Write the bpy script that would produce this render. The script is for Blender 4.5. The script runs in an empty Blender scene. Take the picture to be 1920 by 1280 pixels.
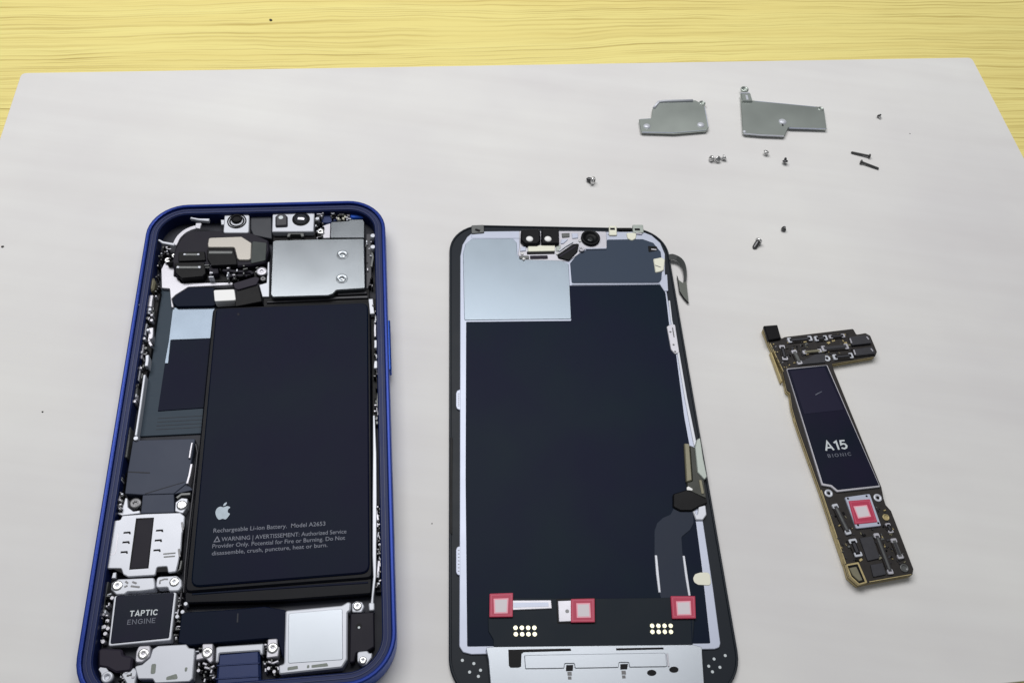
import bpy, bmesh, math, random
from mathutils import Vector, Matrix
from mathutils.geometry import tessellate_polygon
random.seed(7)
S = 0.001                                    # everything below is measured in millimetres
SC = bpy.context.scene
COL = SC.collection

# ------------------------------------------------------------------ camera
FOC, PITCH, ROLL, CAMH = 1660.15, 0.98222886, 0.1324925, 219.138
IW, IH = 1920.0, 1280.0
_fw = Vector((0, math.cos(PITCH), -math.sin(PITCH)))
_r0 = Vector((1, 0, 0)); _u0 = _r0.cross(_fw)
_r = _r0 * math.cos(ROLL) + _u0 * math.sin(ROLL)
_u = -_r0 * math.sin(ROLL) + _u0 * math.cos(ROLL)
cam_data = bpy.data.cameras.new('camera')
cam = bpy.data.objects.new('camera', cam_data); COL.objects.link(cam)
M = Matrix((_r, _u, -_fw)).transposed().to_4x4()
M.translation = Vector((0, 0, CAMH * S)); cam.matrix_world = M
cam_data.sensor_width = 36; cam_data.sensor_fit = 'HORIZONTAL'
cam_data.lens = FOC / IW * 36
cam_data.clip_start = 0.005; cam_data.clip_end = 50
SC.camera = cam

# ------------------------------------------------------------------ room light, lamp, exposure
world = bpy.data.worlds.new('World'); SC.world = world; world.use_nodes = True
bg = world.node_tree.nodes['Background']
bg.inputs['Color'].default_value = (0.93, 0.97, 1.0, 1); bg.inputs['Strength'].default_value = 0.175
def area_lamp(name, loc, aim, sx, sy, watts, col):
    d = bpy.data.lights.new(name, 'AREA'); d.shape = 'RECTANGLE'; d.size = sx; d.size_y = sy
    d.energy = watts; d.color = col
    o = bpy.data.objects.new(name, d); COL.objects.link(o); o.location = loc
    o.rotation_euler = (Vector(aim) - Vector(loc)).to_track_quat('-Z', 'Y').to_euler()
    return o
area_lamp('ceiling_lamp', (-0.16, 0.425, 0.66), (-0.16, 0.425, 0), 0.75, 0.34, 5.05, (1.0, 0.99, 0.98))
SC.view_settings.view_transform = 'Standard'; SC.view_settings.look = 'None'
SC.view_settings.exposure = 0.0; SC.view_settings.gamma = 1.0
SC.render.engine = 'CYCLES'
SC.cycles.filter_width = 1.5
SC.cycles.max_bounces = 6; SC.cycles.use_denoising = True

# ------------------------------------------------------------------ helpers: points
def U(x, y, z):
    """the point of the real place, at height z mm, that the photograph shows at pixel x, y"""
    d = _fw * FOC + _r * (x - IW / 2) - _u * (y - IH / 2)
    t = (z - CAMH) / d.z
    return Vector((d.x * t, d.y * t, z))
def px(pts, z): return [U(x, y, z).to_2d() for x, y in pts]
def mm(x, y, z, n): return (U(x + n, y, z) - U(x, y, z)).length   # n pixels sideways, in mm
def area2(P): return sum(P[i].x * P[(i + 1) % len(P)].y - P[(i + 1) % len(P)].x * P[i].y for i in range(len(P)))
def ccw(P):
    P = [Vector(p) for p in P]
    return P if area2(P) > 0 else P[::-1]
def rounded(P, r, n=4):
    out = []; k = len(P)
    rs = r if isinstance(r, (list, tuple)) else [r] * k
    for i in range(k):
        a, b, c = P[i - 1], P[i], P[(i + 1) % k]
        r_ = rs[i]
        e1, e2 = a - b, c - b
        l1, l2 = e1.length, e2.length
        if r_ <= 0 or l1 < 1e-6 or l2 < 1e-6: out.append(b); continue
        e1 /= l1; e2 /= l2
        ang = math.acos(max(-1, min(1, e1.dot(e2))))
        if ang > 3.0: out.append(b); continue
        t = min(r_ / math.tan(ang / 2), l1 * .48, l2 * .48)
        p0, p1 = b + e1 * t, b + e2 * t
        for j in range(n + 1):
            s = j / n
            out.append(p0 * (1 - s) ** 2 + b * 2 * s * (1 - s) + p1 * s * s)
    return out
def inset(P, d):
    out = []; k = len(P)
    for i in range(k):
        a, b, c = P[i - 1], P[i], P[(i + 1) % k]
        d1, d2 = (b - a), (c - b)
        if d1.length < 1e-7 or d2.length < 1e-7: out.append(b.copy()); continue
        d1.normalize(); d2.normalize()
        n1, n2 = Vector((-d1.y, d1.x)), Vector((-d2.y, d2.x))
        m = n1 + n2
        if m.length < 1e-4: out.append(b + n1 * d); continue
        m.normalize()
        out.append(b + m * (d / max(.45, m.dot(n1))))
    return out

# ------------------------------------------------------------------ helpers: mesh builder (world mm)
class MB:
    def __init__(s): s.v = []; s.f = []; s.sm = []
    def ring(s, pts3):
        i = len(s.v); s.v += [Vector(p) for p in pts3]; return list(range(i, i + len(pts3)))
    def face(s, ids, smooth=False): s.f.append(list(ids)); s.sm.append(smooth)
    def bridge(s, a, b, smooth=False):
        k = len(a)
        for i in range(k): s.face((a[i], a[(i + 1) % k], b[(i + 1) % k], b[i]), smooth)
    def cap(s, loops, z, up=True):
        pts = [[Vector((p.x, p.y, 0)) for p in L] for L in loops]
        ids = []
        for L in loops: ids += s.ring([(p.x, p.y, z) for p in L])
        flat = [p for L in pts for p in L]
        for t in tessellate_polygon(pts):
            a, b, c = (flat[j] for j in t)
            if abs((b - a).cross(c - a).z) < 1e-9: continue
            t = list(t)
            if ((b - a).cross(c - a).z > 0) != up: t.reverse()
            s.face([ids[j] for j in t])
    def prism(s, P, z1, z0, ch=0.1, holes=(), bottom=True):
        P = ccw(P); ch = min(ch, (z1 - z0) * .45)
        top = inset(P, ch) if ch > 0 else P
        r0 = s.ring([(p.x, p.y, z0) for p in P]); r1 = s.ring([(p.x, p.y, z1 - ch) for p in P])
        s.bridge(r0, r1)
        if ch > 0:
            r2 = s.ring([(p.x, p.y, z1) for p in top]); s.bridge(r1, r2)
        H = [ccw(h)[::-1] for h in holes]
        s.cap([top] + H, z1)
        for h in H:
            a = s.ring([(p.x, p.y, z0) for p in h]); b = s.ring([(p.x, p.y, z1) for p in h]); s.bridge(a, b)
        if bottom: s.cap([P] + H, z0, up=False)
        return s
    def revolve(s, c, prof, seg=20, axis=(0, 0, 1), smooth=True, close=True):
        """prof: (radius, height along axis) from the bottom up"""
        ax = Vector(axis).normalized(); c = Vector(c)
        e = Vector((1, 0, 0)) if abs(ax.x) < .9 else Vector((0, 1, 0))
        e1 = (e - ax * e.dot(ax)).normalized(); e2 = ax.cross(e1)
        prev = None
        for r_, h in prof:
            R = s.ring([c + ax * h + (e1 * math.cos(2 * math.pi * i / seg) + e2 * math.sin(2 * math.pi * i / seg)) * max(r_, 1e-4) for i in range(seg)])
            if prev: s.bridge(prev, R, smooth)
            elif close: s.face(R[::-1])
            prev = R
        if close: s.face(prev)
        return s
    def tube(s, pts, r, seg=8):
        pts = [Vector(p) for p in pts]; prev = None
        for i, p in enumerate(pts):
            d = (pts[min(i + 1, len(pts) - 1)] - pts[max(i - 1, 0)]).normalized()
            e = Vector((0, 0, 1)) if abs(d.z) < .9 else Vector((1, 0, 0))
            a = d.cross(e).normalized(); b = a.cross(d)
            R = s.ring([p + (a * math.cos(2 * math.pi * k / seg) + b * math.sin(2 * math.pi * k / seg)) * r for k in range(seg)])
            if prev: s.bridge(prev, R, True)
            else: s.face(R[::-1])
            prev = R
        s.face(prev); return s
    def mesh(s, name, inv=None):
        me = bpy.data.meshes.new(name)
        vs = [(v * S) for v in s.v]
        if inv is not None: vs = [inv @ v for v in vs]
        me.from_pydata([tuple(v) for v in vs], [], s.f)
        me.polygons.foreach_set('use_smooth', s.sm)
        bm = bmesh.new(); bm.from_mesh(me)
        bmesh.ops.remove_doubles(bm, verts=bm.verts, dist=1e-7)
        bmesh.ops.recalc_face_normals(bm, faces=bm.faces)
        bm.to_mesh(me); bm.free(); me.update(); return me

# ------------------------------------------------------------------ helpers: materials
def lin(c): return tuple(((x / 255) / 12.92 if x / 255 <= .04045 else ((x / 255 + .055) / 1.055) ** 2.4) for x in c) + (1.0,)
def mat(name, rgb, metal=0.0, rough=0.5, vary=0.08, scale=400, bump=0.0, spec=0.5, stretch=None, coat=0.0, rgb2=None):
    m = bpy.data.materials.new(name); m.use_nodes = True
    nt = m.node_tree; b = nt.nodes['Principled BSDF']; L = nt.links.new
    b.inputs['Metallic'].default_value = metal; b.inputs['Specular IOR Level'].default_value = spec
    b.inputs['Coat Weight'].default_value = coat
    tc = nt.nodes.new('ShaderNodeTexCoord'); mp = nt.nodes.new('ShaderNodeMapping')
    mp.inputs['Scale'].default_value = stretch or (1, 1, 1)
    L(tc.outputs['Object'], mp.inputs['Vector'])
    no = nt.nodes.new('ShaderNodeTexNoise'); no.inputs['Scale'].default_value = scale; no.inputs['Detail'].default_value = 4
    L(mp.outputs['Vector'], no.inputs['Vector'])
    mx = nt.nodes.new('ShaderNodeMix'); mx.data_type = 'RGBA'
    c = lin(rgb)
    mx.inputs['A'].default_value = tuple(max(0, x * (1 - vary)) for x in c[:3]) + (1,)
    mx.inputs['B'].default_value = tuple(min(1, x * (1 + vary)) for x in c[:3]) + (1,)
    if rgb2:
        mx.inputs['B'].default_value = lin(rgb2)
        ms = nt.nodes.new('ShaderNodeMapRange'); ms.inputs['From Min'].default_value = .35; ms.inputs['From Max'].default_value = .65
        L(no.outputs['Fac'], ms.inputs['Value']); L(ms.outputs['Result'], mx.inputs['Factor'])
    else: L(no.outputs['Fac'], mx.inputs['Factor'])
    L(mx.outputs['Result'], b.inputs['Base Color'])
    mr = nt.nodes.new('ShaderNodeMapRange'); mr.inputs['To Min'].default_value = max(0.03, rough - .07); mr.inputs['To Max'].default_value = min(1, rough + .07)
    L(no.outputs['Fac'], mr.inputs['Value']); L(mr.outputs['Result'], b.inputs['Roughness'])
    if bump:
        bp = nt.nodes.new('ShaderNodeBump'); bp.inputs['Strength'].default_value = bump; bp.inputs['Distance'].default_value = 0.00005
        L(no.outputs['Fac'], bp.inputs['Height']); L(bp.outputs['Normal'], b.inputs['Normal'])
    return m
MT = dict(
    blue=mat('blue_anodised', (30, 76, 172), .6, .36, .1, 120),
    rim=mat('shaded_blue_rim', (16, 46, 128), .45, .34, .25, 120, 0, .4),  # same metal as the wall, its dark reflection put into the colour
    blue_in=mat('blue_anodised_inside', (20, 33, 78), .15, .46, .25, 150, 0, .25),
    blue_port=mat('blue_port_housing', (20, 38, 84), .3, .45, .12),
    floor=mat('dark_inner_plate', (24, 27, 40), .1, .6, .2, 200),
    slate=mat('slate_plate', (54, 66, 78), .1, .55, .08, 200, 0, .2, (1, 8, 1)),
    foam=mat('grey_foil', (62, 68, 84), .1, .5, .06, 150, 0, .2),
    batt=mat('battery_wrap', (8, 21, 40), 0, .45, .04, 45, .05, .07, rgb2=(16, 19, 43)),
    battd=mat('battery_dark_wrap', (7, 9, 18), 0, .42, .1, 120, .1, .12),
    black=mat('black_plastic', (12, 12, 16), 0, .45, .1, 300, 0, .15),
    char=mat('charcoal_plastic', (34, 32, 42), 0, .5, .1, 200, .1, .15),
    plum=mat('dark_plum_plastic', (46, 42, 54), 0, .5, .08, 200, .1, .15),
    glass=mat('lens_glass', (122, 122, 128), 1.0, .12, 0, 100),
    ring=mat('lens_ring', (44, 46, 48), .6, .25),
    silver=mat('silver_shield', (136, 141, 146), .95, .24, .05, 60, .03),
    white=mat('bright_steel', (204, 207, 216), .25, .4, .05, 120, 0, .35),
    steel=mat('screw_steel', (214, 214, 214), .9, .25, .12, 900),
    dsteel=mat('dark_steel', (96, 96, 98), .85, .36, .2, 900),
    plate=mat('grey_steel_plate', (184, 191, 186), .95, .38, .05, 60, .0, .5),
    champ=mat('beige_steel', (164, 160, 154), .6, .42, .05),
    pale=mat('pale_blue_steel', (140, 151, 162), .8, .36, .05, 90, .04),
    silv2=mat('violet_grey_steel', (190, 189, 197), .5, .4, .05),
    sticker=mat('white_sticker', (250, 250, 250), 0, .5, .01),
    print=mat('grey_print', (106, 110, 124), .1, .5, .15, 2500),
    printw=mat('white_print', (205, 212, 216), .1, .5, .08, 2500),
    logo=mat('logo_print', (138, 150, 160), .3, .4, .05, 800),
    screen=mat('screen_back_film', (7, 26, 42), 0, .45, .04, 35, .03, .08, rgb2=(14, 20, 45)),
    flexd=mat('flex_film', (46, 53, 68), 0, .48, .08, 200, 0, .12),
    board=mat('board_film', (28, 36, 45), 0, .5, .1, 150, 0, .12),
    foil=mat('dark_foil', (54, 66, 84), .1, .5, .06, 120, 0, .2),
    bezel=mat('bezel_black', (30, 36, 44), 0, .42, .1, 200, 0, .15),
    patch=mat('bare_back_steel', (126, 138, 152), .7, .4, .04, 150),
    glue=mat('glue_blue_grey', (30, 42, 84), .1, .45, .3, 600),
    bracket=mat('bright_bracket_steel', (176, 182, 190), .6, .34, .08, 60),
    frame=mat('frame_silver', (186, 192, 210), .3, .42, .06, 120, 0, .4),
    olive=mat('olive_flex', (124, 120, 100), .3, .42, .12, 500),
    oliv2=mat('pale_olive_flex', (168, 176, 170), .3, .42, .1, 500),
    cream=mat('cream_tab', (226, 226, 210), .2, .5, .05),
    red=mat('red_print', (186, 48, 82), 0, .5, .1, 900),
    redl=mat('pink_print', (246, 170, 186), 0, .5, .04, 900),
    paperw=mat('white_square', (222, 214, 220), 0, .5, .03, 900),
    pcb=mat('black_circuit_board', (50, 47, 46), .1, .5, .35, 900, 0, .2),
    gold=mat('gold_board_edge', (184, 168, 122), .35, .42, .3, 900),
    goldp=mat('gold_pad', (250, 246, 214), .5, .3, .03),
    chip=mat('chip_film', (14, 23, 40), 0, .4, .04, 70, .03, .12, rgb2=(22, 20, 44)),
    conn=mat('connector_body', (52, 52, 58), .2, .45, .2, 900),
    conn2=mat('connector_grey', (96, 98, 98), .4, .4, .15, 900),
    stain=mat('grey_stain', (128, 134, 128), .2, .6, .3, 1500),
    dirt=mat('dirt', (72, 70, 68), 0, .8, .3, 2000),
)
def mat_wood():
    m = bpy.data.materials.new('pale_yellow_wood'); m.use_nodes = True
    nt = m.node_tree; b = nt.nodes['Principled BSDF']; L = nt.links.new; N = nt.nodes.new
    tc = N('ShaderNodeTexCoord')
    mp = N('ShaderNodeMapping'); mp.inputs['Rotation'].default_value = (0, 0, -0.225)
    L(tc.outputs['Object'], mp.inputs['Vector'])
    # slow bending of the grain
    m1 = N('ShaderNodeMapping'); m1.inputs['Scale'].default_value = (4, 14, 1); L(mp.outputs[0], m1.inputs['Vector'])
    n1 = N('ShaderNodeTexNoise'); n1.inputs['Scale'].default_value = 1; n1.inputs['Detail'].default_value = 3; L(m1.outputs[0], n1.inputs['Vector'])
    m2 = N('ShaderNodeMapping'); m2.inputs['Scale'].default_value = (45, 90, 1); L(mp.outputs[0], m2.inputs['Vector'])
    n2 = N('ShaderNodeTexNoise'); n2.inputs['Scale'].default_value = 1; n2.inputs['Detail'].default_value = 2; L(m2.outputs[0], n2.inputs['Vector'])
    sep = N('ShaderNodeSeparateXYZ'); L(mp.outputs[0], sep.inputs[0])
    def math_(op, a, bb):
        n = N('ShaderNodeMath'); n.operation = op
        for i, x in enumerate((a, bb)):
            if isinstance(x, (int, float)): n.inputs[i].default_value = x
            else: L(x, n.inputs[i])
        return n.outputs[0]
    y = math_('ADD', sep.outputs['Y'], math_('MULTIPLY', n1.outputs['Fac'], 0.022))
    y = math_('ADD', y, math_('MULTIPLY', n2.outputs['Fac'], 0.0022))
    def lines(period, seed, width, xs):
        t = math_('ADD', math_('MULTIPLY', y, 1.0 / period), seed)
        fl = math_('FLOOR', t, 0); d = math_('ABSOLUTE', math_('SUBTRACT', math_('FRACT', t, 0), 0.5), 0)
        cm = N('ShaderNodeCombineXYZ'); L(math_('MULTIPLY', sep.outputs['X'], xs), cm.inputs[0]); L(math_('MULTIPLY', fl, 7.37), cm.inputs[1])
        nn = N('ShaderNodeTexNoise'); nn.inputs['Scale'].default_value = 1; nn.inputs['Detail'].default_value = 3; L(cm.outputs[0], nn.inputs['Vector'])
        pr = N('ShaderNodeMapRange'); pr.inputs['From Min'].default_value = .40; pr.inputs['From Max'].default_value = .66; L(nn.outputs['Fac'], pr.inputs['Value'])
        ln = N('ShaderNodeMapRange'); ln.interpolation_type = 'SMOOTHSTEP'; ln.inputs['From Min'].default_value = width; ln.inputs['From Max'].default_value = 0; L(d, ln.inputs['Value'])
        return math_('MULTIPLY', ln.outputs[0], pr.outputs[0])
    la = lines(.0055, .3, .13, 9); lb = lines(.0023, 5.7, .24, 16); lc = lines(.0012, 9.1, .3, 30)
    r1 = N('ShaderNodeMath'); r1.operation = 'ADD'; r1.use_clamp = True; L(math_('MULTIPLY', la, .7), r1.inputs[0]); L(math_('ADD', math_('MULTIPLY', lb, .6), math_('MULTIPLY', lc, .45)), r1.inputs[1])
    cmb = N('ShaderNodeCombineXYZ'); L(math_('MULTIPLY', sep.outputs['X'], 5.0), cmb.inputs[0]); L(math_('MULTIPLY', y, 160.0), cmb.inputs[1])
    n3 = N('ShaderNodeTexNoise'); n3.inputs['Scale'].default_value = 1; n3.inputs['Detail'].default_value = 3.0
    L(cmb.outputs[0], n3.inputs['Vector'])
    base = N('ShaderNodeMix'); base.data_type = 'RGBA'
    base.inputs['A'].default_value = lin((231, 211, 129)); base.inputs['B'].default_value = lin((248, 237, 155)); L(n3.outputs['Fac'], base.inputs['Factor'])
    m4 = N('ShaderNodeMapping'); m4.inputs['Scale'].default_value = (14, 14, 1); L(mp.outputs[0], m4.inputs['Vector'])
    n4 = N('ShaderNodeTexNoise'); n4.inputs['Scale'].default_value = 1; n4.inputs['Detail'].default_value = 3; L(m4.outputs[0], n4.inputs['Vector'])
    r4 = N('ShaderNodeMapRange'); r4.inputs['From Min'].default_value = .35; r4.inputs['From Max'].default_value = .7; r4.inputs['To Min'].default_value = .4; r4.inputs['To Max'].default_value = 1
    L(n4.outputs['Fac'], r4.inputs['Value'])
    mx = N('ShaderNodeMix'); mx.data_type = 'RGBA'; mx.inputs['B'].default_value = lin((180, 153, 76))
    L(math_('MULTIPLY', r1.outputs[0], r4.outputs[0]), mx.inputs['Factor']); L(base.outputs['Result'], mx.inputs['A'])
    L(mx.outputs['Result'], b.inputs['Base Color']); b.inputs['Roughness'].default_value = .5; b.inputs['Specular IOR Level'].default_value = .3
    bp = N('ShaderNodeBump'); bp.inputs['Strength'].default_value = .5; bp.inputs['Distance'].default_value = .0004; bp.invert = True
    L(r1.outputs[0], bp.inputs['Height']); L(bp.outputs[0], b.inputs['Normal'])
    return m
def mat_sheet():
    m = bpy.data.materials.new('grey_work_sheet'); m.use_nodes = True
    nt = m.node_tree; b = nt.nodes['Principled BSDF']; L = nt.links.new; N = nt.nodes.new
    tc = N('ShaderNodeTexCoord'); mp = N('ShaderNodeMapping'); mp.inputs['Rotation'].default_value = (0, 0, -.2)
    mp.inputs['Scale'].default_value = (9, 120, 1); L(tc.outputs['Object'], mp.inputs['Vector'])
    n1 = N('ShaderNodeTexNoise'); n1.inputs['Scale'].default_value = 1; n1.inputs['Detail'].default_value = 5; L(mp.outputs[0], n1.inputs['Vector'])
    n2 = N('ShaderNodeTexNoise'); n2.inputs['Scale'].default_value = 16; n2.inputs['Detail'].default_value = 5; L(tc.outputs['Object'], n2.inputs['Vector'])
    a = N('ShaderNodeMix'); a.data_type = 'RGBA'; a.inputs['A'].default_value = lin((225, 223, 222)); a.inputs['B'].default_value = lin((238, 238, 237)); L(n1.outputs['Fac'], a.inputs['Factor'])
    c = N('ShaderNodeMix'); c.data_type = 'RGBA'; c.blend_type = 'MULTIPLY'; c.inputs['Factor'].default_value = 1
    rr = N('ShaderNodeValToRGB'); rr.color_ramp.elements[0].position = .3; rr.color_ramp.elements[1].position = .7
    rr.color_ramp.elements[0].color = (.90, .89, .905, 1); rr.color_ramp.elements[1].color = (1, 1, .99, 1); L(n2.outputs['Fac'], rr.inputs[0])
    L(a.outputs['Result'], c.inputs['A']); L(rr.outputs[0], c.inputs['B']); L(c.outputs['Result'], b.inputs['Base Color'])
    b.inputs['Roughness'].default_value = .55; b.inputs['Specular IOR Level'].default_value = .25
    return m
MT['wood'] = mat_wood(); MT['sheet'] = mat_sheet()

# ------------------------------------------------------------------ helpers: objects
def thing(name, label, cat, loc, rz=0.0, group=None):
    o = bpy.data.objects.new(name, None); COL.objects.link(o)
    o.empty_display_size = .01
    o.location = Vector(loc) * S; o.rotation_euler = (0, 0, rz)
    o['label'] = label; o['category'] = cat
    if group: o['group'] = group
    return o
FR = {}
def frame_of(o):
    while o.parent: o = o.parent
    return (Matrix.Translation(o.location) @ o.rotation_euler.to_matrix().to_4x4()).inverted()
def add(name, mb, m, parent=None, label=None, kind=None):
    me = mb.mesh(name, frame_of(parent) if parent else None)
    me.materials.append(MT[m] if isinstance(m, str) else m)
    o = bpy.data.objects.new(name, me); COL.objects.link(o)
    if parent: o.parent = parent
    if label: o['label'] = label
    if kind: o['kind'] = kind
    return o
def plate(name, m, parent, pts, z1, z0, ch=.1, r=0.0, holes=(), label=None, hr=0.0):
    P = ccw(px(pts, z1)); P = rounded(P, r) if r else P
    H = []
    for h in holes:
        q = ccw(px(h, z1)); H.append(rounded(q, hr) if hr else q)
    return add(name, MB().prism(P, z1, z0, ch, H), m, parent, label)
def strip_pts(path, w, z):
    """outline in mm of a band of width w mm along a path of pixels"""
    C = px(path, z); Lf, Rt = [], []
    for i, p in enumerate(C):
        d = (C[min(i + 1, len(C) - 1)] - C[max(i - 1, 0)]).normalized(); n = Vector((-d.y, d.x))
        w_ = w[i] if isinstance(w, (list, tuple)) else w
        Lf.append(p + n * w_ / 2); Rt.append(p - n * w_ / 2)
    return Lf + Rt[::-1]
def bar(name, m, parent, path, w, z1, z0, ch=.08, r=0.0, label=None):
    P = ccw(strip_pts(path, w, z1))
    if r: P = rounded(P, r)
    return add(name, MB().prism(P, z1, z0, ch), m, parent, label)
def smooth_path(pts, n=4):
    out = []
    for i in range(len(pts) - 1):
        p0, p1, p2, p3 = (Vector(pts[max(0, min(len(pts) - 1, j))]) for j in (i - 1, i, i + 1, i + 2))
        for k in range(n):
            t = k / n
            out.append(tuple(.5 * ((2 * p1) + (p2 - p0) * t + (2 * p0 - 5 * p1 + 4 * p2 - p3) * t * t + (3 * p1 - p0 - 3 * p2 + p3) * t ** 3)))
    out.append(tuple(pts[-1])); return out
def disc(name, m, parent, c, r, z1, z0, prof=None, seg=24, label=None):
    p = U(c[0], c[1], z1)
    prof = prof or [(r, z0 - z1), (r, -.12 * r), (r * .9, 0)]
    return add(name, MB().revolve(p, prof, seg), m, parent, label)
SCREW_MESH = {}
def screw_in(parent, c, r, z, m='steel', name='screw'):
    """a seated screw: domed rim, six-lobed recess; all copies of one size share a mesh"""
    key = (round(r, 2), m)
    if key not in SCREW_MESH:
        b = MB(); lobes = 24
        def rg(f, h): return [Vector((math.cos(a) * f(a), math.sin(a) * f(a), h)) for a in (2 * math.pi * i / lobes for i in range(lobes))]
        rec = lambda a: r * (.34 + .07 * math.cos(6 * a))
        rings = [b.ring(rg(lambda a: r, -.6)), b.ring(rg(lambda a: r, -.1)), b.ring(rg(lambda a: r * .9, .02)), b.ring(rg(lambda a: r * .62, .06)), b.ring(rg(rec, .04)), b.ring(rg(rec, -.28))]
        for i in range(5): b.bridge(rings[i], rings[i + 1], i < 3)
        b.face(rings[5]); b.face(rings[0][::-1])
        me = b.mesh(name); me.materials.append(MT[m]); SCREW_MESH[key] = me
    o = bpy.data.objects.new(name, SCREW_MESH[key]); COL.objects.link(o)
    t = frame_of(parent)
    o.parent = parent; o.matrix_local = t @ Matrix.Translation(U(c[0], c[1], z) * S)
    return o
def lettering(name, text, a, b_, caph, z, m, parent, bold=0.0, label=None):
    """flat print: baseline from pixel a to pixel b_, capitals caph pixels high"""
    cu = bpy.data.curves.new(name, 'FONT'); cu.body = text; cu.size = 1.0; cu.offset = bold; cu.resolution_u = 3
    to = bpy.data.objects.new(name, cu); COL.objects.link(to)
    bpy.context.view_layer.update()
    me = bpy.data.meshes.new_from_object(to.evaluated_get(bpy.context.evaluated_depsgraph_get()))
    bpy.data.objects.remove(to); bpy.data.curves.remove(cu)
    xs = [v.co.x for v in me.vertices]; x0, x1 = min(xs), max(xs)
    A, B = U(*a, z), U(*b_, z); ex = (B - A); Lw = ex.length; ex.normalize(); ey = Vector((-ex.y, ex.x, 0))
    hh = (U(a[0], a[1] - caph, z) - A).dot(ey)
    inv = frame_of(parent)
    for v in me.vertices:
        w = A + ex * ((v.co.x - x0) / (x1 - x0) * Lw) + ey * (v.co.y / .73 * hh)
        v.co = inv @ (w * S)
    me.materials.append(MT[m])
    o = bpy.data.objects.new(name, me); COL.objects.link(o); o.parent = parent
    if label: o['label'] = label
    return o
GLYPH = {  # strokes in a box 1 high
 'T': (.70, [[(0, .93), (.70, .93)], [(.35, .86), (.35, 0)]]), 'A': (.78, [[(.06, 0), (.39, .97), (.72, 0)], [(.19, .30), (.59, .30)]]),
 'P': (.62, [[(.08, 0), (.08, .93), (.36, .93), (.50, .87), (.56, .72), (.50, .56), (.36, .49), (.15, .49)]]), 'I': (.2, [[(.1, 0), (.1, 1)]]),
 'C': (.76, [[(.70, .76), (.58, .90), (.40, .94), (.20, .84), (.09, .62), (.09, .38), (.20, .16), (.40, .06), (.58, .10), (.70, .24)]]),
 'E': (.58, [[(.56, .93), (.08, .93), (.08, .07), (.56, .07)], [(.15, .51), (.50, .51)]]), 'N': (.74, [[(.08, 0), (.08, .93), (.66, .07), (.66, 1)]]),
 'G': (.80, [[(.72, .76), (.58, .90), (.40, .94), (.20, .84), (.09, .62), (.09, .38), (.20, .16), (.40, .06), (.58, .10), (.71, .22), (.71, .46), (.44, .46)]]),
 'B': (.64, [[(.08, .5), (.08, .93), (.36, .93), (.50, .84), (.50, .62), (.36, .52), (.08, .5), (.08, .07), (.38, .07), (.54, .17), (.54, .40), (.40, .50)]]),
 'O': (.84, [[(.42, .94), (.20, .84), (.09, .62), (.09, .38), (.20, .16), (.42, .06), (.64, .16), (.75, .38), (.75, .62), (.64, .84), (.44, .94)]]),
 '1': (.44, [[(.06, .76), (.30, .92), (.30, 0)]]), '5': (.62, [[(.54, .93), (.16, .93), (.11, .52), (.30, .60), (.46, .55), (.55, .34), (.46, .14), (.28, .06), (.06, .17)]])}
def stroke_lettering(text, a, b_, caph, z, m, parent, wt=.14, gap=.14):
    tot = sum(GLYPH[c][0] for c in text) + gap * (len(text) - 1)
    A, Bq = U(*a, z), U(*b_, z); ex = Bq - A; Lw = ex.length; ex.normalize(); ey = Vector((-ex.y, ex.x, 0))
    hh = (U(a[0], a[1] - caph, z) - A).dot(ey); mb = MB(); x0 = 0; lvl = 0
    for c in text:
        w, strokes = GLYPH[c]
        for k, st_ in enumerate(strokes):
            P = [Vector(p) for p in st_]; Lf, Rt = [], []
            for i, p in enumerate(P):
                d1 = (P[i] - P[i - 1]).normalized() if i else (P[1] - P[0]).normalized()
                d2 = (P[i + 1] - P[i]).normalized() if i < len(P) - 1 else d1
                n = Vector((-(d1 + d2).y, (d1 + d2).x)).normalized(); q = wt / 2 / max(.4, n.dot(Vector((-d1.y, d1.x))))
                Lf.append(p + n * q); Rt.append(p - n * q)
            W = lambda p: A + ex * ((x0 + p.x) / tot * Lw) + ey * (p.y * hh) + Vector((0, 0, .004 * k))
            l_ = mb.ring([W(p) for p in Lf]); r_ = mb.ring([W(p) for p in Rt])
            for i in range(len(P) - 1): mb.face((r_[i], r_[i + 1], l_[i + 1], l_[i]))
        x0 += w + gap
    return add('lettering', mb, m, parent)
def rrect(w, h, r, n=10):
    out = []
    for cx, cy, a0 in ((w / 2 - r, h / 2 - r, 0), (-w / 2 + r, h / 2 - r, 90), (-w / 2 + r, -h / 2 + r, 180), (w / 2 - r, -h / 2 + r, 270)):
        for i in range(n + 1):
            a = math.radians(a0 + 90 * i / n); out.append(Vector((cx + r * math.cos(a), cy + r * math.sin(a))))
    return out
def pose(P, c, th):
    ct, st = math.cos(th), math.sin(th)
    return [Vector((c[0] + p.x * ct - p.y * st, c[1] + p.x * st + p.y * ct)) for p in P]
def loft(w, h, r, c, th, sect, closed=False):
    b = MB(); first = prev = None
    for d, z in sect:
        R = b.ring([(p.x, p.y, z) for p in pose(rrect(w - 2 * d, h - 2 * d, max(r - d, .6)), c, th)])
        if prev: b.bridge(prev, R, False)
        else: first = R
        prev = R
    if closed: b.bridge(prev, first)
    return b
def inside(p, poly):
    c = False; k = len(poly)
    for i in range(k):
        a, b_ = poly[i], poly[i - 1]
        if (a[1] > p[1]) != (b_[1] > p[1]) and p[0] < (b_[0] - a[0]) * (p[1] - a[1]) / (b_[1] - a[1]) + a[0]: c = not c
    return c
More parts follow.
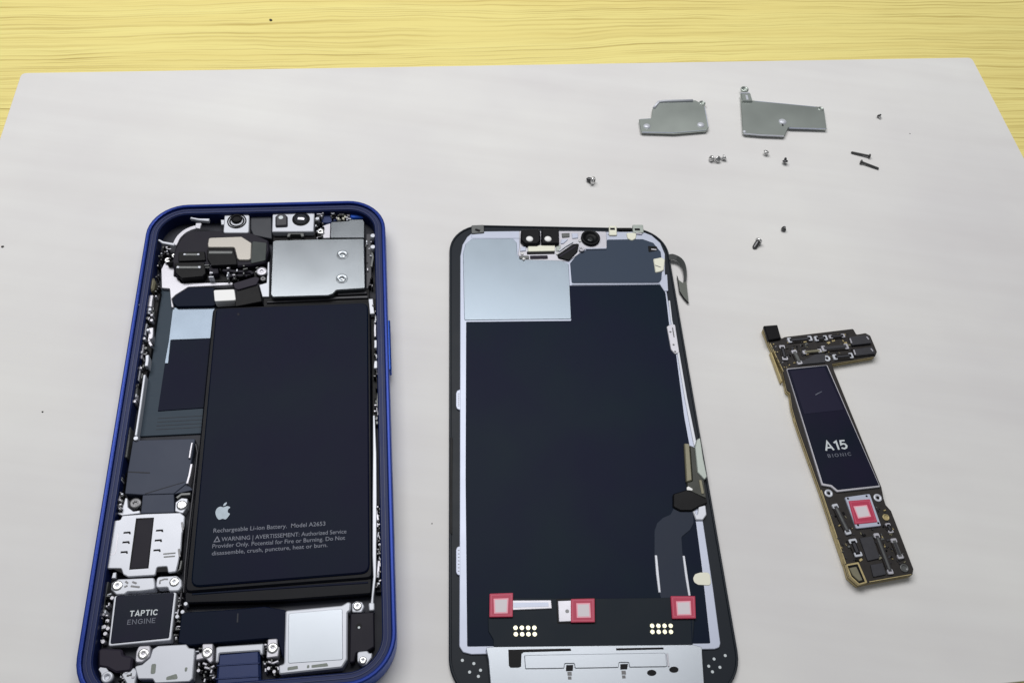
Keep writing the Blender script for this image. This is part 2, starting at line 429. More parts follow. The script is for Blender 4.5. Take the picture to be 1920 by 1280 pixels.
def scatter(name, parent, zones, n, ang, sizes, mats, z0, z1, seed):
    """pieces too small to tell apart, strewn over zones: one part per material"""
    rn = random.Random(seed); mbs = {m_: MB() for m_ in mats}
    for zn in zones:
        xs = [p[0] for p in zn]; ys = [p[1] for p in zn]
        for _ in range(n):
            p = (rn.uniform(min(xs), max(xs)), rn.uniform(min(ys), max(ys)))
            if not inside(p, zn): continue
            zt = rn.uniform(*z1); c = U(*p, zt).to_2d(); w_, h_ = rn.choice(sizes); a_ = ang + rn.choice((0, 0, 0, .3, -.2))
            e1 = Vector((math.cos(a_), math.sin(a_))); e2 = Vector((-e1.y, e1.x))
            mbs[rn.choice(mats)].prism([c - e1 * w_ - e2 * h_, c + e1 * w_ - e2 * h_, c + e1 * w_ + e2 * h_, c - e1 * w_ + e2 * h_], zt, z0, .08)
    for m_, mb in mbs.items():
        if mb.f: add(name, mb, m_, parent, kind='stuff')
ZM = 0.6           # top of the grey sheet

# ================================================================== SETTING
desk = MB().prism([Vector(p) for p in ((-700, -350), (700, -350), (700, 750), (-700, 750))], 0, -25, 1)
o = add('desk_top', desk, 'wood', None, 'pale yellow wooden desk top with dark wavy grain lines', 'structure')
# the sheet
tl, tr, br_ = U(40, 137, ZM).to_2d(), U(1822, 108, ZM).to_2d(), U(1914, 1277, ZM).to_2d()
ex_ = (tr - tl).normalized(); dl = (U(8, 235, ZM).to_2d() - tl).normalized(); dr = (U(1915, 287, ZM).to_2d() - tr).normalized()
def meet(p, d, q, e):
    k = ((q - p).x * e.y - (q - p).y * e.x) / (d.x * e.y - d.y * e.x); return p + d * k
mat_pts = [tl, tr, meet(tr, dr, br_, ex_), meet(tl, dl, br_, ex_)]
o = add('work_sheet', MB().prism(rounded(ccw(mat_pts), 2.0), ZM, 0.02, .15), 'sheet', None)
o['label'] = 'large pale grey sheet laid flat on the yellow wooden desk, under all the phone parts'; o['category'] = 'work mat'

# ================================================================== PHONE BODY
CC, CT = (-65.721, 109.327), 0.20986
body = thing('phone_body', 'open blue phone body with battery, cameras and metal shields inside, lying face up', 'phone', (CC[0], CC[1], ZM), CT)
B = body
fr = add('case_frame', loft(71.5, 146.7, 11.5, CC, CT, [(1.2, ZM), (.35, ZM + .05), (0, ZM + .6), (0, 6.9), (.05, 7.1), (.14, 7.2), (.14, 2.0)]), 'blue', B)
add('rim_lip', loft(71.5, 146.7, 11.5, CC, CT, [(.08, 6.9), (.08, 7.18), (.2, 7.36), (.4, 7.42), (.85, 7.42), (1.1, 7.3), (1.2, 6.5), (1.2, 6.0)]), 'rim', B)
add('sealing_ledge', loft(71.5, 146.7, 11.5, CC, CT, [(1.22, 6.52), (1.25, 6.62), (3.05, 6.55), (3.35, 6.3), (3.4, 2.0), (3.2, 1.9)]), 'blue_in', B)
add('glue_line', loft(71.5, 146.7, 11.5, CC, CT, [(1.9, 6.55), (1.93, 6.74), (2.1, 6.74), (2.13, 6.5)]), 'glue', B)
add('glue_line', loft(71.5, 146.7, 11.5, CC, CT, [(2.85, 6.5), (2.88, 6.68), (3.02, 6.68), (3.05, 6.5)]), 'glue', B)
bk = MB(); bk.prism(pose(rrect(69.0, 144.2, 10.0), CC, CT), 2.1, ZM + .1, .1)
add('back_plate', bk, 'floor', B)
# side button on the long edge
ct, st = math.cos(CT), math.sin(CT)
def local(x, y): return Vector((CC[0] + x * ct - y * st, CC[1] + x * st + y * ct))
def yl(pxp, z=7.0):                       # local y of a pixel
    p = U(*pxp, z).to_2d() - Vector(CC); return -p.x * st + p.y * ct
def xl(pxp, z=7.0):
    p = U(*pxp, z).to_2d() - Vector(CC); return p.x * ct + p.y * st
y0, y1 = yl((735, 593)), yl((735, 688))
btn = MB().prism(rounded([local(35.2, y1), local(36.35, y1), local(36.35, y0), local(35.2, y0)], .3), 5.4, 2.6, .35)
add('side_button', btn, 'blue', fr)
ya, yb = yl((738, 880)), yl((738, 1010))
add('antenna_window', MB().prism([local(35.3, yb), local(35.78, yb), local(35.78, ya), local(35.3, ya)], 5.9, 2.2, .1), 'blue_port', fr)
for yy in (yl((740, 1145)), yl((300, 470))):
    pass
# --- battery
BZ = 5.7
bat = plate('battery', 'batt', B, [(405, 578), (690, 567), (693, 1073), (357, 1100)], BZ, 2.1, .35, [2.2, 2.2, 2.2, 1.2], label='black phone battery with a printed fruit logo and warning text')
plate('battery_pouch_edge', 'battd', bat, [(399, 577), (695, 563), (699, 1083), (346, 1110)], BZ - .55, 2.1, .4, 1.5)
plate('battery_flap', 'battd', bat, [(345, 1108), (698, 1081), (697, 1113), (520, 1126), (346, 1131)], 4.5, 2.1, .35, .8)
bar('flap_seam', 'batt', bat, [(360, 1113), (500, 1103), (690, 1091)], .5, 4.65, 4.3, .12)
# logo
def logo_fruit(c, hpx, z, parent):
    # two lobed body with a bite, and a leaf, in a unit square (0..1)
    body_ = [(.50, .735), (.585, .76), (.675, .785), (.77, .765), (.845, .70), (.77, .63), (.735, .53), (.76, .43), (.855, .355),
             (.80, .235), (.725, .125), (.66, .075), (.585, .09), (.505, .115), (.425, .09), (.35, .075), (.275, .13), (.20, .245), (.145, .39),
             (.135, .53), (.175, .665), (.265, .755), (.365, .78), (.44, .755)]
    leaf = [(.49, .80), (.50, .885), (.56, .965), (.655, 1.0), (.645, .91), (.585, .83)]
    A = U(c[0], c[1], z); ex = Vector((ct, st, 0)); ey = Vector((-st, ct, 0))
    hh = (U(c[0], c[1] - hpx, z) - A).dot(ey)
    b = MB()
    for sh in (body_, leaf):
        P = [(A + ex * ((x - .5) * hh) + ey * ((y - .5) * hh)).to_2d() for x, y in sh]
        P = [Vector(p) for p in smooth_path([tuple(p) for p in P] + [tuple(P[0])], 3)[:-1]]
        b.cap([ccw(P)], z)
    return add('logo', b, 'logo', parent)
logo_fruit((418, 958.5), 34, BZ + .02, bat)
PZ = BZ + .02
lettering('lettering', 'Rechargeable Li-ion Battery.  Model A2653', (400, 998), (610, 984.5), 8.2, PZ, 'print', bat, .003)
lettering('lettering', 'WARNING | AVERTISSEMENT: Authorized Service', (415, 1014), (649.5, 999), 8.0, PZ, 'print', bat, .003)
lettering('lettering', 'Provider Only. Potential for Fire or Burning. Do Not', (398, 1027), (647, 1011), 8.0, PZ, 'print', bat, .003)
lettering('lettering', 'disassemble, crush, puncture, heat or burn.', (397, 1040.5), (614, 1024.5), 8.0, PZ, 'print', bat, .003)
tri = MB()
T = [Vector(p) for p in px([(400, 1016), (413, 1015), (407.5, 1004)], PZ)]
ti = inset(ccw(T), .22); T = ccw(T); tri.cap([T, ti[::-1]], PZ)
add('warning_triangle', tri, 'print', bat)
plate('tape_fleck', 'char', bat, [(445, 587), (449, 587), (449, 591), (445, 591)], BZ + .06, BZ - .1, .02)

# --- camera bracket and cameras (top left)
cb = plate('camera_cover', 'char', B, [(327, 470), (333, 452), (344, 440), (358, 433), (375, 432), (418, 432), (420, 436), (471, 436), (503, 450), (505, 468), (497, 492), (470, 497), (440, 500), (395, 500), (330, 520), (322, 490)], 5.4, 2.1, .4, 1.0)
plate('green_board_corner', mat('dark_green_board', (36, 46, 45), .1, .5), cb, [(473, 452), (500, 455), (498, 488), (470, 494)], 5.6, 5.0, .1, .5)
plate('camera_plate', 'champ', cb, [(391, 446), (397, 445), (453, 443), (472, 455), (471, 485), (466, 487.5), (448, 487.5), (444, 484), (439, 464), (389.5, 464), (389, 457)], 6.0, 5.2, .25, .7)
cn = plate('camera_connector', 'black', cb, [(388, 466), (437, 465), (443, 484), (445, 496), (396, 498), (388, 484)], 6.3, 2.4, .2, .4)
bar('contact_bar', 'conn2', cn, [(391, 473), (436, 473)], 1.15, 6.5, 6.1, .15, .3)
cn = plate('camera_connector', 'black', cb, [(335, 472), (384, 471), (386, 488), (334, 490)], 6.0, 2.4, .2, .4)
bar('contact_bar', 'conn2', cn, [(344, 477), (374, 477)], .9, 6.2, 5.8, .12, .25)
for x in (346, 371.5): bar('contact_end', 'white', cn, [(x - 2.4, 476.5), (x + 2.4, 476.5)], .7, 6.35, 6.0, .12, .2)
cn = plate('camera_connector', 'black', B, [(327, 492), (384, 491), (386, 512), (380, 518), (340, 522), (329, 512)], 5.6, 2.4, .2, .4)
bar('contact_bar', 'conn2', cn, [(333, 501), (376, 501)], 1.0, 5.85, 5.3, .15, .3)
for x in (333, 373): bar('contact_end', 'white', cn, [(x - 2, 500), (x + 3, 501)], .8, 6.0, 5.6, .12, .2)
cn = plate('small_component_block', 'char', B, [(388, 491), (407, 489), (410, 512), (394, 514)], 5.2, 2.4, .15, .3)
for c in ((390, 498), (396, 497), (404, 497.5), (397, 511)): disc('solder_bead', 'white', cn, c, .28, 5.5, 5.0, seg=10)
bar('contact_bar', 'silv2', B, [(419, 497.5), (441, 496)], .8, 5.0, 3, .12, .2)
bar('black_flex', 'char', B, [(417, 506), (440, 508), (470, 509), (474, 513)], .9, 5.0, 3, .12, .2)
bar('black_flex', 'char', B, [(425, 519), (440, 514), (470, 516)], 1.2, 4.4, 3, .12, .2)
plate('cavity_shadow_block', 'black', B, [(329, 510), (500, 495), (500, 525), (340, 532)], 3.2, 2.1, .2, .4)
# silver antenna ribbon round the camera corner
rb = bar('antenna_ribbon', 'silv2', B, smooth_path([(374, 420), (371, 424), (358, 428), (346, 434), (335, 444), (329, 455), (327, 459)], 3), 1.35, 5.9, 5.5, .1)
bar('ribbon_clip', 'white', rb, [(357, 408), (372, 411), (392, 412)], [.6, .7, 1.1], 6.3, 5.2, .15)
bar('ribbon_clip', 'white', rb, [(297, 449), (305, 454), (327, 458)], [.5, .8, .9], 6.1, 5.2, .15)
plate('ribbon_foot', 'silv2', rb, [(367, 418), (378, 418), (375, 429), (366, 427)], 6.0, 5.4, .1, .3)
# silver side bracket
plate('side_bracket', 'silv2', B, [(305, 461), (315, 462), (322, 485), (327, 505), (326, 518), (333, 520), (340, 531), (436, 529), (437, 534), (353, 538), (329, 553), (322, 560), (326, 576), (321, 576), (318, 541), (303, 540), (302, 505), (312, 485)], 3.6, 2.2, .15, .4)
for c, r in (((314, 487), 1.0), ((326, 479), .85)): screw_in(B, c, r, 4.6)
plate('capsule_tape', 'batt', B, [(354, 538), (402, 539), (405, 573), (331, 574.5), (325, 568), (323.5, 562), (330, 553)], 3.9, 2.3, .15, 1.0)
plate('white_sticker', 'sticker', B, [(400.5, 543.5), (439, 542), (442, 562.5), (402.5, 564.5)], 5.4, 2.5, .12, .5)
plate('black_flex', 'black', B, [(443, 540), (484, 532), (492, 565), (440, 575)], 4.8, 2.2, .2, .6)
plate('flex_tag', 'plum', B, [(437, 531), (478, 518.5), (487, 521), (481, 533), (446, 543), (440, 540)], 5.3, 4.8, .12, .6)
screw_in(B, (490.5, 508), 1.55, 5.6, 'silv2')
screw_in(B, (493, 522), .9, 5.0, 'dsteel')
plate('standing_bracket', 'white', B, [(502, 492), (505, 490), (504.5, 556), (492, 556), (486, 534), (500, 530)], 4.6, 2.2, .1, .2)
plate('black_board', mat('dark_slate_board', (45, 48, 56), .1, .5), B, [(470, 406), (509, 406), (510, 448), (475, 441), (470, 430)], 4.6, 2.2, .2, .4)

# single camera
cm = plate('front_camera', 'white', B, [(421, 400), (461, 399), (467.5, 404), (466.5, 436.5), (418.5, 436.5), (420, 420)], 5.6, 2.4, .2, .8)
plate('camera_tab', 'white', cm, [(414, 412), (421, 412), (420, 421), (415, 421)], 5.0, 4.4, .1)
c = U(444, 414.5, 5.7)
add('lens_ring', MB().revolve(c, [(2.9, -.3), (2.9, .1), (2.6, .15), (2.5, -.15), (2.2, -.2), (2.1, .1), (1.9, .12), (1.8, -.3), (1.0, -.35)], 32), 'black', cm)
add('lens_ring', MB().revolve(c + Vector((0, 0, .06)), [(2.35, -.2), (2.3, 0), (2.15, .02), (2.1, -.2)], 32), 'ring', cm)
add('lens_barrel', MB().revolve(U(443, 408.5, 6.4), [(1.65, -2.4), (1.65, -.1), (1.5, 0), (1.2, 0), (1.1, -.5)], 28), 'black', cm)
# twin camera
cm = plate('front_camera', 'white', B, [(511, 401), (541, 400), (547, 395), (590, 393.5), (588, 434), (510, 434.5)], 5.6, 2.4, .22, .4)
dm = MB(); dm.revolve(U(564.5, 411, 5.6), [(2.75, -.2), (2.72, .12), (2.55, .25), (2.2, .25), (2.15, .1)], 32)
add('lens_ring', dm, 'black', cm)
add('lens_dome', MB().revolve(U(564.5, 411, 5.6), [(2.2 * math.cos(k * math.pi / 22), .05 + 1.15 * math.sin(k * math.pi / 22)) for k in range(11)], 32), 'glass', cm)
sq = plate('sensor_window', 'conn', cm, [(516, 405), (521, 400.5), (534, 400.5), (539, 405), (539, 423), (516, 424)], 6.3, 5.4, .5, .6)
disc('sensor_highlight', 'printw', sq, (526.5, 407.5), .75, 6.4, 6.1, seg=16)  # highlight on the sensor window, put in as a white disc
plate('camera_tab', 'conn2', cm, [(540, 435), (569, 434), (570, 443), (565, 444), (563, 439), (545, 439), (543, 444), (538, 444)], 5.0, 3.6, .1, .2)
disc('alignment_post', 'white', B, (595, 409.5), .6, 6.0, 3, seg=14)
screw_in(B, (601, 433), 1.1, 5.6); disc('standoff', 'black', B, (599, 440), .6, 5.2, 3, seg=14)
plate('flex_strip', 'black', B, [(512, 434), (596, 433), (597, 449), (512, 453)], 3.6, 2.2, .1)
plate('gold_contact', 'cream', B, [(632, 401), (651, 398), (653, 411), (631, 412)], 4.6, 3, .3, .5)
disc('solder_bead', 'white', B, (624, 398.5), .6, 5.6, 4, seg=14); disc('solder_bead', 'white', B, (633, 393.5), .35, 5.6, 4, seg=12)
plate('blue_bracket', 'blue_port', B, [(601, 401), (620, 401), (632, 413), (617, 419), (604, 418)], 4.6, 2.3, .3, .4)
plate('blue_block', 'blue', B, [(656, 389), (682, 388), (684, 408), (655, 409)], 4.8, 2.3, .4, 1.0)
# big shields
up = plate('upper_shield', 'silver', B, [(620, 416), (654, 414), (656, 411.5), (680, 411), (683.5, 416), (683.5, 446), (619, 446)], 5.5, 2.4, .2, .5)
plate('upper_shield_side', 'silv2', B, [(605, 423), (620, 418), (619, 446), (597, 447), (598, 440), (606, 438)], 4.9, 2.4, .15, .3)
sh = plate('logic_shield', 'silver', B, [(511, 452.5), (516, 450), (592, 448.2), (683, 447), (685, 540.5), (631, 544), (625, 550.5), (616, 554), (511, 557), (507, 552)], 6.2, 2.4, .25, .6)
for c in ((642, 478), (641, 522.5)):
    p = U(*c, 6.2); add('dimple', MB().revolve(p, [(1.75, -.1), (1.7, .12), (1.4, .16), (1.2, .02), (.75, .02), (.5, .2), (.2, .22)], 28), 'silver', sh)
plate('shield_spacer', 'conn', B, [(686, 438), (696, 438), (697, 520), (690, 542), (686, 541)], 4.4, 2.3, .2, .4)
plate('flex_strip', 'black', B, [(494, 556), (632, 545), (692, 541), (694, 567), (494, 575)], 4.0, 2.2, .15, .3)
bar('flex_fold', 'conn', B, [(500, 566), (610, 561), (633, 558), (690, 556)], [.5, .5, .8, .9], 4.6, 3.8, .15)
bar('flex_fold', 'conn', B, [(633, 551), (688, 548)], .8, 4.7, 3.8, .15)
for c in ((699, 441.5), (699, 462.5)): disc('antenna_post', 'white', B, c, .75, 6.1, 3.0, seg=16)
bar('antenna_spring', 'conn2', B, [(697, 470), (699, 482), (696, 500)], .7, 4.6, 2.4, .1)
# --- left chamber: plates under the missing logic board
plate('chamber_plate', 'slate', B, [(301, 541), (322, 541), (324, 577), (320, 637), (402, 575), (396, 634), (398, 700), (384, 760), (381, 812), (258, 818), (264, 770), (282, 690), (296, 600)], 2.6, 2.1, .1) if False else None
plate('chamber_plate', 'slate', B, [(301, 541), (330, 541), (408, 560), (398, 640), (386, 765), (381, 812), (258, 818), (264, 775), (284, 680), (297, 590)], 2.6, 2.05, .1, .3)
plate('bare_metal_patch', 'patch', B, [(324, 576.5), (403, 575), (396.5, 634), (320, 637), (315.5, 681), (308.5, 681), (316, 640)], 2.9, 2.5, .1, .25)
plate('graphite_patch', 'batt', B, [(321, 638), (397, 635), (383, 764), (296, 770), (309, 682), (316, 682)], 2.85, 2.5, .06)
for k in range(4):
    y = 782 + k * 7; bar('plate_groove', 'floor', B, [(296 - k * 1.3, y + 2), (381, y - 3)], .16, 2.64, 2.5, .02)
bar('edge_rail', 'white', B, [(271, 702), (263, 760), (254.5, 816)], .62, 5.0, 2.2, .15)
disc('rail_tip', 'white', B, (254.5, 821), .6, 5.2, 2.4, seg=12)
# spring contacts down the left wall
CL = [((284, 553), (281, 575), 1.1, 'silv2'), ((279, 576), (277, 588), 1.3, 'white'), ((288, 580), (284, 604), .8, 'conn2'), ((267, 603), (264, 614), .8, 'silv2'), ((273, 605), (270, 628), 1.0, 'white'),
      ((283, 614), (281, 640), 1.3, 'silv2'), ((262, 622), (261, 640), .8, 'silv2'), ((266, 645), (262, 672), 1.2, 'silv2'), ((280, 640), (284, 648), .8, 'silv2'), ((276, 665), (274, 686), .9, 'white'),
      ((255, 681), (252, 695), .8, 'silv2'), ((260.5, 685), (257, 713), .9, 'white'), ((250, 701), (249, 716), .8, 'silv2'), ((254, 720), (252, 745), 1.2, 'conn2'), ((255, 740), (252, 750), 1.3, 'silv2'),
      ((242, 800), (235, 857), .85, 'conn2'), ((236.5, 796), (234, 812), .7, 'silv2'), ((227, 832), (224, 838), 1.0, 'silv2'), ((228, 862), (226, 890), 1.1, 'conn2'), ((223, 876), (218, 886), .8, 'silv2'),
      ((217, 903), (221, 908), .9, 'silv2'), ((218, 922), (226, 948), .8, 'silv2'), ((215, 932), (216, 945), .7, 'conn2')]
for i, (a, b, w, m_) in enumerate(CL):
    z = 5.3 - (i % 3) * .35
    bar('spring_contact', m_, B, [a, ((a[0] + b[0]) / 2 + (i % 2) * 1.2 - .6, (a[1] + b[1]) / 2), b], w, z, 2.1, .15, .15)
for i, c in enumerate(((281, 580), (276, 596), (284, 600), (270, 634), (273, 652), (282, 633), (264, 660), (254, 704), (252, 752), (229, 868), (227, 896), (223, 893), (277, 618))):
    disc('contact_bead', ('white', 'conn2', 'silv2')[i % 3], B, c, .42, 5.6, 3, seg=10)
plate('battery_contact', 'olive', B, [(283, 521), (288, 519), (291, 527), (288, 542), (281, 546), (279, 536)], 5.4, 2.4, .5, .8)
bar('contact_carrier', 'black', B, [(290, 548), (281, 600), (272, 660), (260, 720)], 3.6, 3.6, 2.1, .2)
bar('contact_carrier', 'black', B, [(233, 826), (227, 870), (219, 950)], 2.6, 3.6, 2.1, .2)
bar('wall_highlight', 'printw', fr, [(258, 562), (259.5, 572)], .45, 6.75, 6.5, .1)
# speaker block and thin flex
plate('upper_speaker_box', 'foam', B, [(249, 825), (366, 822), (358, 870), (350, 906), (326, 925), (264, 927), (234, 925), (240, 880)], 4.6, 2.2, .15, .3)
plate('speaker_flex', 'foam', B, [(268, 924), (274, 922), (346, 902), (362, 918), (326, 926), (327, 960), (264, 962)], 4.35, 2.2, .1, .2)
bar('foil_slit', 'floor', B, [(240, 884), (281, 886)], .35, 4.64, 4.3, .02)
bar('foil_crease', 'floor', B, [(272, 925), (305, 915), (346, 903)], .22, 4.65, 4.3, .02)
bar('speaker_rail', 'silv2', B, [(360, 829), (357, 845), (355, 858)], .5, 5.2, 2.4, .1)
bar('speaker_rail', 'silv2', B, [(359, 869), (355, 890), (350.5, 906)], .6, 5.2, 2.4, .1)
bar('cell_wire', 'conn', B, [(367, 831), (370, 848), (366, 885), (361, 930), (354, 990), (347, 1060), (344, 1110)], .36, 4.6, 3.9, .1)
plate('wire_channel', 'black', B, [(372, 828), (383, 812), (398, 640), (401, 590), (348, 1110), (342, 1112)], 2.9, 2.2, .1) if False else None
brk = plate('corner_bracket', 'white', B, [(235, 932), (239, 934), (240, 950), (250, 958), (262, 956), (263, 962), (229, 966), (218, 962), (228, 956)], 4.6, 2.4, .15, .3)
screw_in(B, (253, 943), 1.55, 4.9, 'dsteel')
brk = plate('corner_bracket', 'white', B, [(329, 941), (340, 933), (352, 934), (350, 950), (343, 962), (328, 958)], 4.6, 2.4, .15, .4)
screw_in(B, (340.5, 946), 1.25, 4.9)
bar('spring_contact', 'conn2', B, [(331, 933), (340, 926), (357, 925)], .7, 4.8, 3, .1)
# SIM reader
SZ = 5.6
slots = [[(x - 7, y + 2), (x - 6, y - 1.5), (x + 6.5, y - 2.4), (x + 7.5, y + 2.6), (x + 4.5, y + 3.2), (x + 3.5, y + 1.3)] for x, y in ((238, 998), (236, 1016), (232.5, 1034.5), (299, 994), (296.5, 1012.5), (294, 1031))]
sim = plate('sim_reader', 'white', B, [(229, 966), (275, 962.5), (338, 960.5), (346, 967), (345, 985), (341, 1000), (339, 1030), (334.5, 1052), (330, 1071), (315, 1073), (313, 1061), (294, 1062.5), (291, 1077.5), (240, 1080.5), (231, 1076), (227, 1065), (198, 1065), (195, 1061), (201, 1020), (207, 980), (211, 975.5), (225.5, 974)], SZ, 4.9, .18, .5,
            holes=[[(255, 971), (289, 969.5), (278.5, 1065), (242, 1067.5)]] + slots, label='bright steel SIM card reader with a dark central slot')
plate('reader_base', 'black', sim, [(204, 978), (228, 972), (343, 966), (336, 1050), (328, 1070), (233, 1076), (202, 1062)], 5.4, 2.1, .05)
plate('reader_slot', 'char', sim, [(258, 974), (287, 972.5), (276.5, 1063), (245, 1065)], 5.47, 4.7, .05)
for a, b in (((306, 1038), (329, 1036)), ((307, 1043.5), (328, 1042))): bar('reader_groove', 'conn2', sim, [a, b], .35, SZ + .03, SZ - .1, .01)
bar('reader_groove', 'silv2', sim, [(221, 999), (217, 1034), (214, 1038), (202, 1040)], .32, SZ + .03, SZ - .1, .01)
for a, b in (((341, 978), (343, 993)), ((335, 1028), (337, 1043))): bar('reader_clip', 'dsteel', sim, [a, b], .5, SZ + .05, SZ - .3, .05)
plate('reader_hook', 'white', sim, [(212, 1073), (218, 1072), (217, 1083), (209, 1083)], 5.0, 4.2, .1)
bar('spring_contact', 'conn2', B, [(330, 1072), (337, 1066), (340, 1050)], .5, 4.6, 3, .1)
# screwed brackets between reader and vibration motor
br = plate('motor_bracket', 'white', B, [(209, 1092), (222, 1085), (245, 1084), (289, 1082), (291, 1104), (262, 1107.5), (238, 1108.5), (234, 1113), (218, 1114), (208, 1104)], 5.3, 2.6, .2, .7)
screw_in(br, (219.5, 1097), 1.25, 5.45)
for p0, p1 in (((235, 1089), (240, 1093)), ((245, 1098), (262, 1100)), ((248, 1090), (256, 1093)), ((233, 1100), (239, 1097))): bar('bracket_fold', 'dsteel', br, [p0, p1], .45, 5.34, 5.1, .02)
br = plate('motor_bracket', 'white', B, [(294, 1080.5), (331, 1078.5), (340, 1086), (341, 1098), (335, 1107), (316, 1107.5), (315, 1100), (292, 1101.5)], 5.3, 2.6, .2, .8)
screw_in(br, (326.5, 1090), 1.15, 5.45)
bar('bracket_fold', 'dsteel', br, [(299.5, 1094), (300, 1088), (308, 1085), (315, 1085)], .4, 5.34, 5.1, .02)
# vibration motor
tp = plate('vibration_motor', 'white', B, [(214, 1116.5), (331, 1109.5), (320.5, 1199.5), (203, 1210.5)], 4.9, 2.2, .15, .5, label='dark square vibration motor with a bright metal rim')
plate('motor_cover', 'chip', tp, [(217.5, 1116.5), (326.5, 1110), (316.5, 1195), (206.5, 1206)], 5.1, 4.7, .1, .4)
stroke_lettering('TAPTIC', (242.5, 1155), (295, 1152), 10.5, 5.12, 'printw', tp, .17)
stroke_lettering('ENGINE', (238, 1170.5), (291, 1166.8), 9.5, 5.12, 'print', tp, .11)
for c in ((193, 1146), (194, 1150), (195.5, 1174), (201, 1163), (202, 1177), (197, 1187), (193, 1202), (210, 1120)): disc('solder_bead', 'silv2', B, c, .45, 4.6, 2.6, seg=10)
bar('motor_flex', 'conn2', B, [(202, 1090), (194, 1130), (192, 1148)], .45, 4.6, 2.4, .1)
bar('motor_flex', 'conn', B, [(340, 1110), (337, 1130), (331, 1158)], .4, 4.6, 2.4, .1)
bar('motor_flex', 'silv2', B, [(336, 1133), (331, 1157)], .3, 4.7, 2.4, .1)
for c in ((342, 1146), (348, 1131), (332, 1155)): disc('solder_bead', 'white', B, c, .45, 4.9, 2.6, seg=10)
plate('wall_glare', mat('blue_glare_colour', (70, 120, 205), .5, .4), fr, [(190, 1067), (200, 1066), (196, 1100), (187, 1110), (185, 1104)], 5.4, 2.4, .3, .4)  # glare on the inner wall, put in as a lighter blue piece
# bottom speaker tray
plate('speaker_tray', 'batt', B, [(340, 1150), (350, 1147), (435, 1142), (496, 1136), (536, 1143), (533, 1244), (521, 1200), (501, 1196), (400, 1205), (354, 1209), (334, 1204)], 4.7, 2.2, .2, .4)
bar('tray_slit', 'floor', B, [(446, 1149), (445, 1166)], .35, 4.74, 4.4, .02)
plate('microphone_cover', 'plum', B, [(184, 1218), (190, 1214), (229, 1216), (230, 1227), (249, 1230), (246, 1257), (217, 1260), (200, 1251), (184, 1249)], 4.6, 2.2, .4, .8)
bp_ = plate('port_bracket', 'white', B, [(286, 1216), (296, 1210), (349, 1207), (354, 1214), (365.5, 1215), (361, 1271), (355, 1277), (291, 1280), (286, 1272), (259, 1272), (252, 1248), (266, 1245), (281, 1232)], 5.2, 2.4, .2, .5)
plate('bracket_tab', 'silv2', bp_, [(260, 1210), (282.5, 1209), (281, 1230), (266, 1241), (253, 1241), (255, 1221)], 5.5, 2.4, .2, .7)
screw_in(bp_, (268.5, 1225), 1.25, 5.65)
for q in ([(284, 1244), (293, 1243), (291, 1262), (282, 1263)], [(312, 1268), (331, 1262), (334, 1272), (311, 1274)], [(347, 1250), (352, 1250), (350, 1258), (346, 1258)]): plate('label_smear', 'stain', bp_, q, 5.23, 5.0, .01, .4)
ws = MB(); ws.revolve(U(200.5, 1268.5, 5.2), [(1.25, -1.5), (1.25, 0), (.95, .1), (.55, .05), (.5, -.4)], 22); add('ground_washer', ws, 'white', B)
bar('washer_arm', 'white', B, [(186, 1252), (194, 1256), (198, 1264)], [.6, 1.4, 1.8], 4.9, 4.2, .1)
plate('washer_arm', 'white', B, [(226, 1261), (244, 1258), (250, 1250), (257, 1256), (252, 1285), (240, 1285)], 4.8, 3.4, .2, .4)
# lightning port
prt = plate('charging_port', 'blue_port', B, [(409, 1224), (487, 1217), (489, 1288), (404, 1292)], 5.2, 2.2, .5, .5)
bar('port_ridge', 'blue_port', prt, [(406, 1247), (487, 1242)], .35, 5.35, 5.0, .1)
bar('port_ridge', 'blue_port', prt, [(404, 1272), (486, 1267)], .35, 5.35, 5.0, .1)
plate('port_clip', 'white', prt, [(405, 1213), (410, 1211), (494, 1205.5), (492.5, 1226), (488, 1226), (486.5, 1219), (411, 1224), (409, 1240), (404, 1241)], 5.6, 2.4, .25, .3)
for q, c in (([(379, 1206), (399.5, 1205.5), (399, 1238), (394, 1243), (385, 1233), (367, 1237), (368, 1226), (379, 1222)], (388, 1223)), ([(502, 1197), (520, 1196), (520.5, 1211), (524, 1212), (521.5, 1230), (499, 1233)], (511, 1214))):
    t_ = plate('port_bracket', 'silv2', B, q, 5.4, 2.4, .2, .4); screw_in(t_, c, 1.25, 5.55)
for q in ([(383, 1250), (392, 1252), (402, 1247)], [(502, 1239), (512, 1242), (522, 1238)], [(380, 1242), (388, 1245)], [(505, 1230), (513, 1231), (520, 1227)]): bar('rubber_gasket', 'silv2', B, q, .5, 4.8, 3.4, .12)
for c in ((372, 1256), (503.5, 1252), (514, 1258)): disc('solder_bead', 'silv2', B, c, .4, 4.4, 2.6, seg=10)
# loudspeaker
ls = plate('loudspeaker_cover', 'white', B, [(535, 1146), (538, 1143.5), (641, 1134), (652, 1127.5), (658, 1129), (656.5, 1144), (651.5, 1147), (651, 1235), (641, 1250.5), (523, 1263.5), (522, 1246), (532.5, 1244)], 5.7, 2.4, .3, .6)
plate('cover_panel', 'bracket', ls, [(541, 1149), (642, 1140), (643, 1236), (540, 1243)], 5.8, 5.5, .1, .5)
for q in ([(539, 1250), (558, 1247), (559, 1253), (539, 1256)], [(576, 1246), (580, 1245.5), (580, 1251), (575, 1252)], [(584, 1246), (613, 1242), (616, 1248), (584, 1251)]): plate('printed_mark', 'stain', ls, q, 5.74, 5.6, .01, .2)
br = plate('speaker_bracket', 'white', B, [(660, 1131), (668, 1126), (679, 1128), (683, 1136), (678, 1147), (660, 1147)], 5.2, 2.4, .2, .5); screw_in(br, (670, 1135.5), 1.05, 5.4)
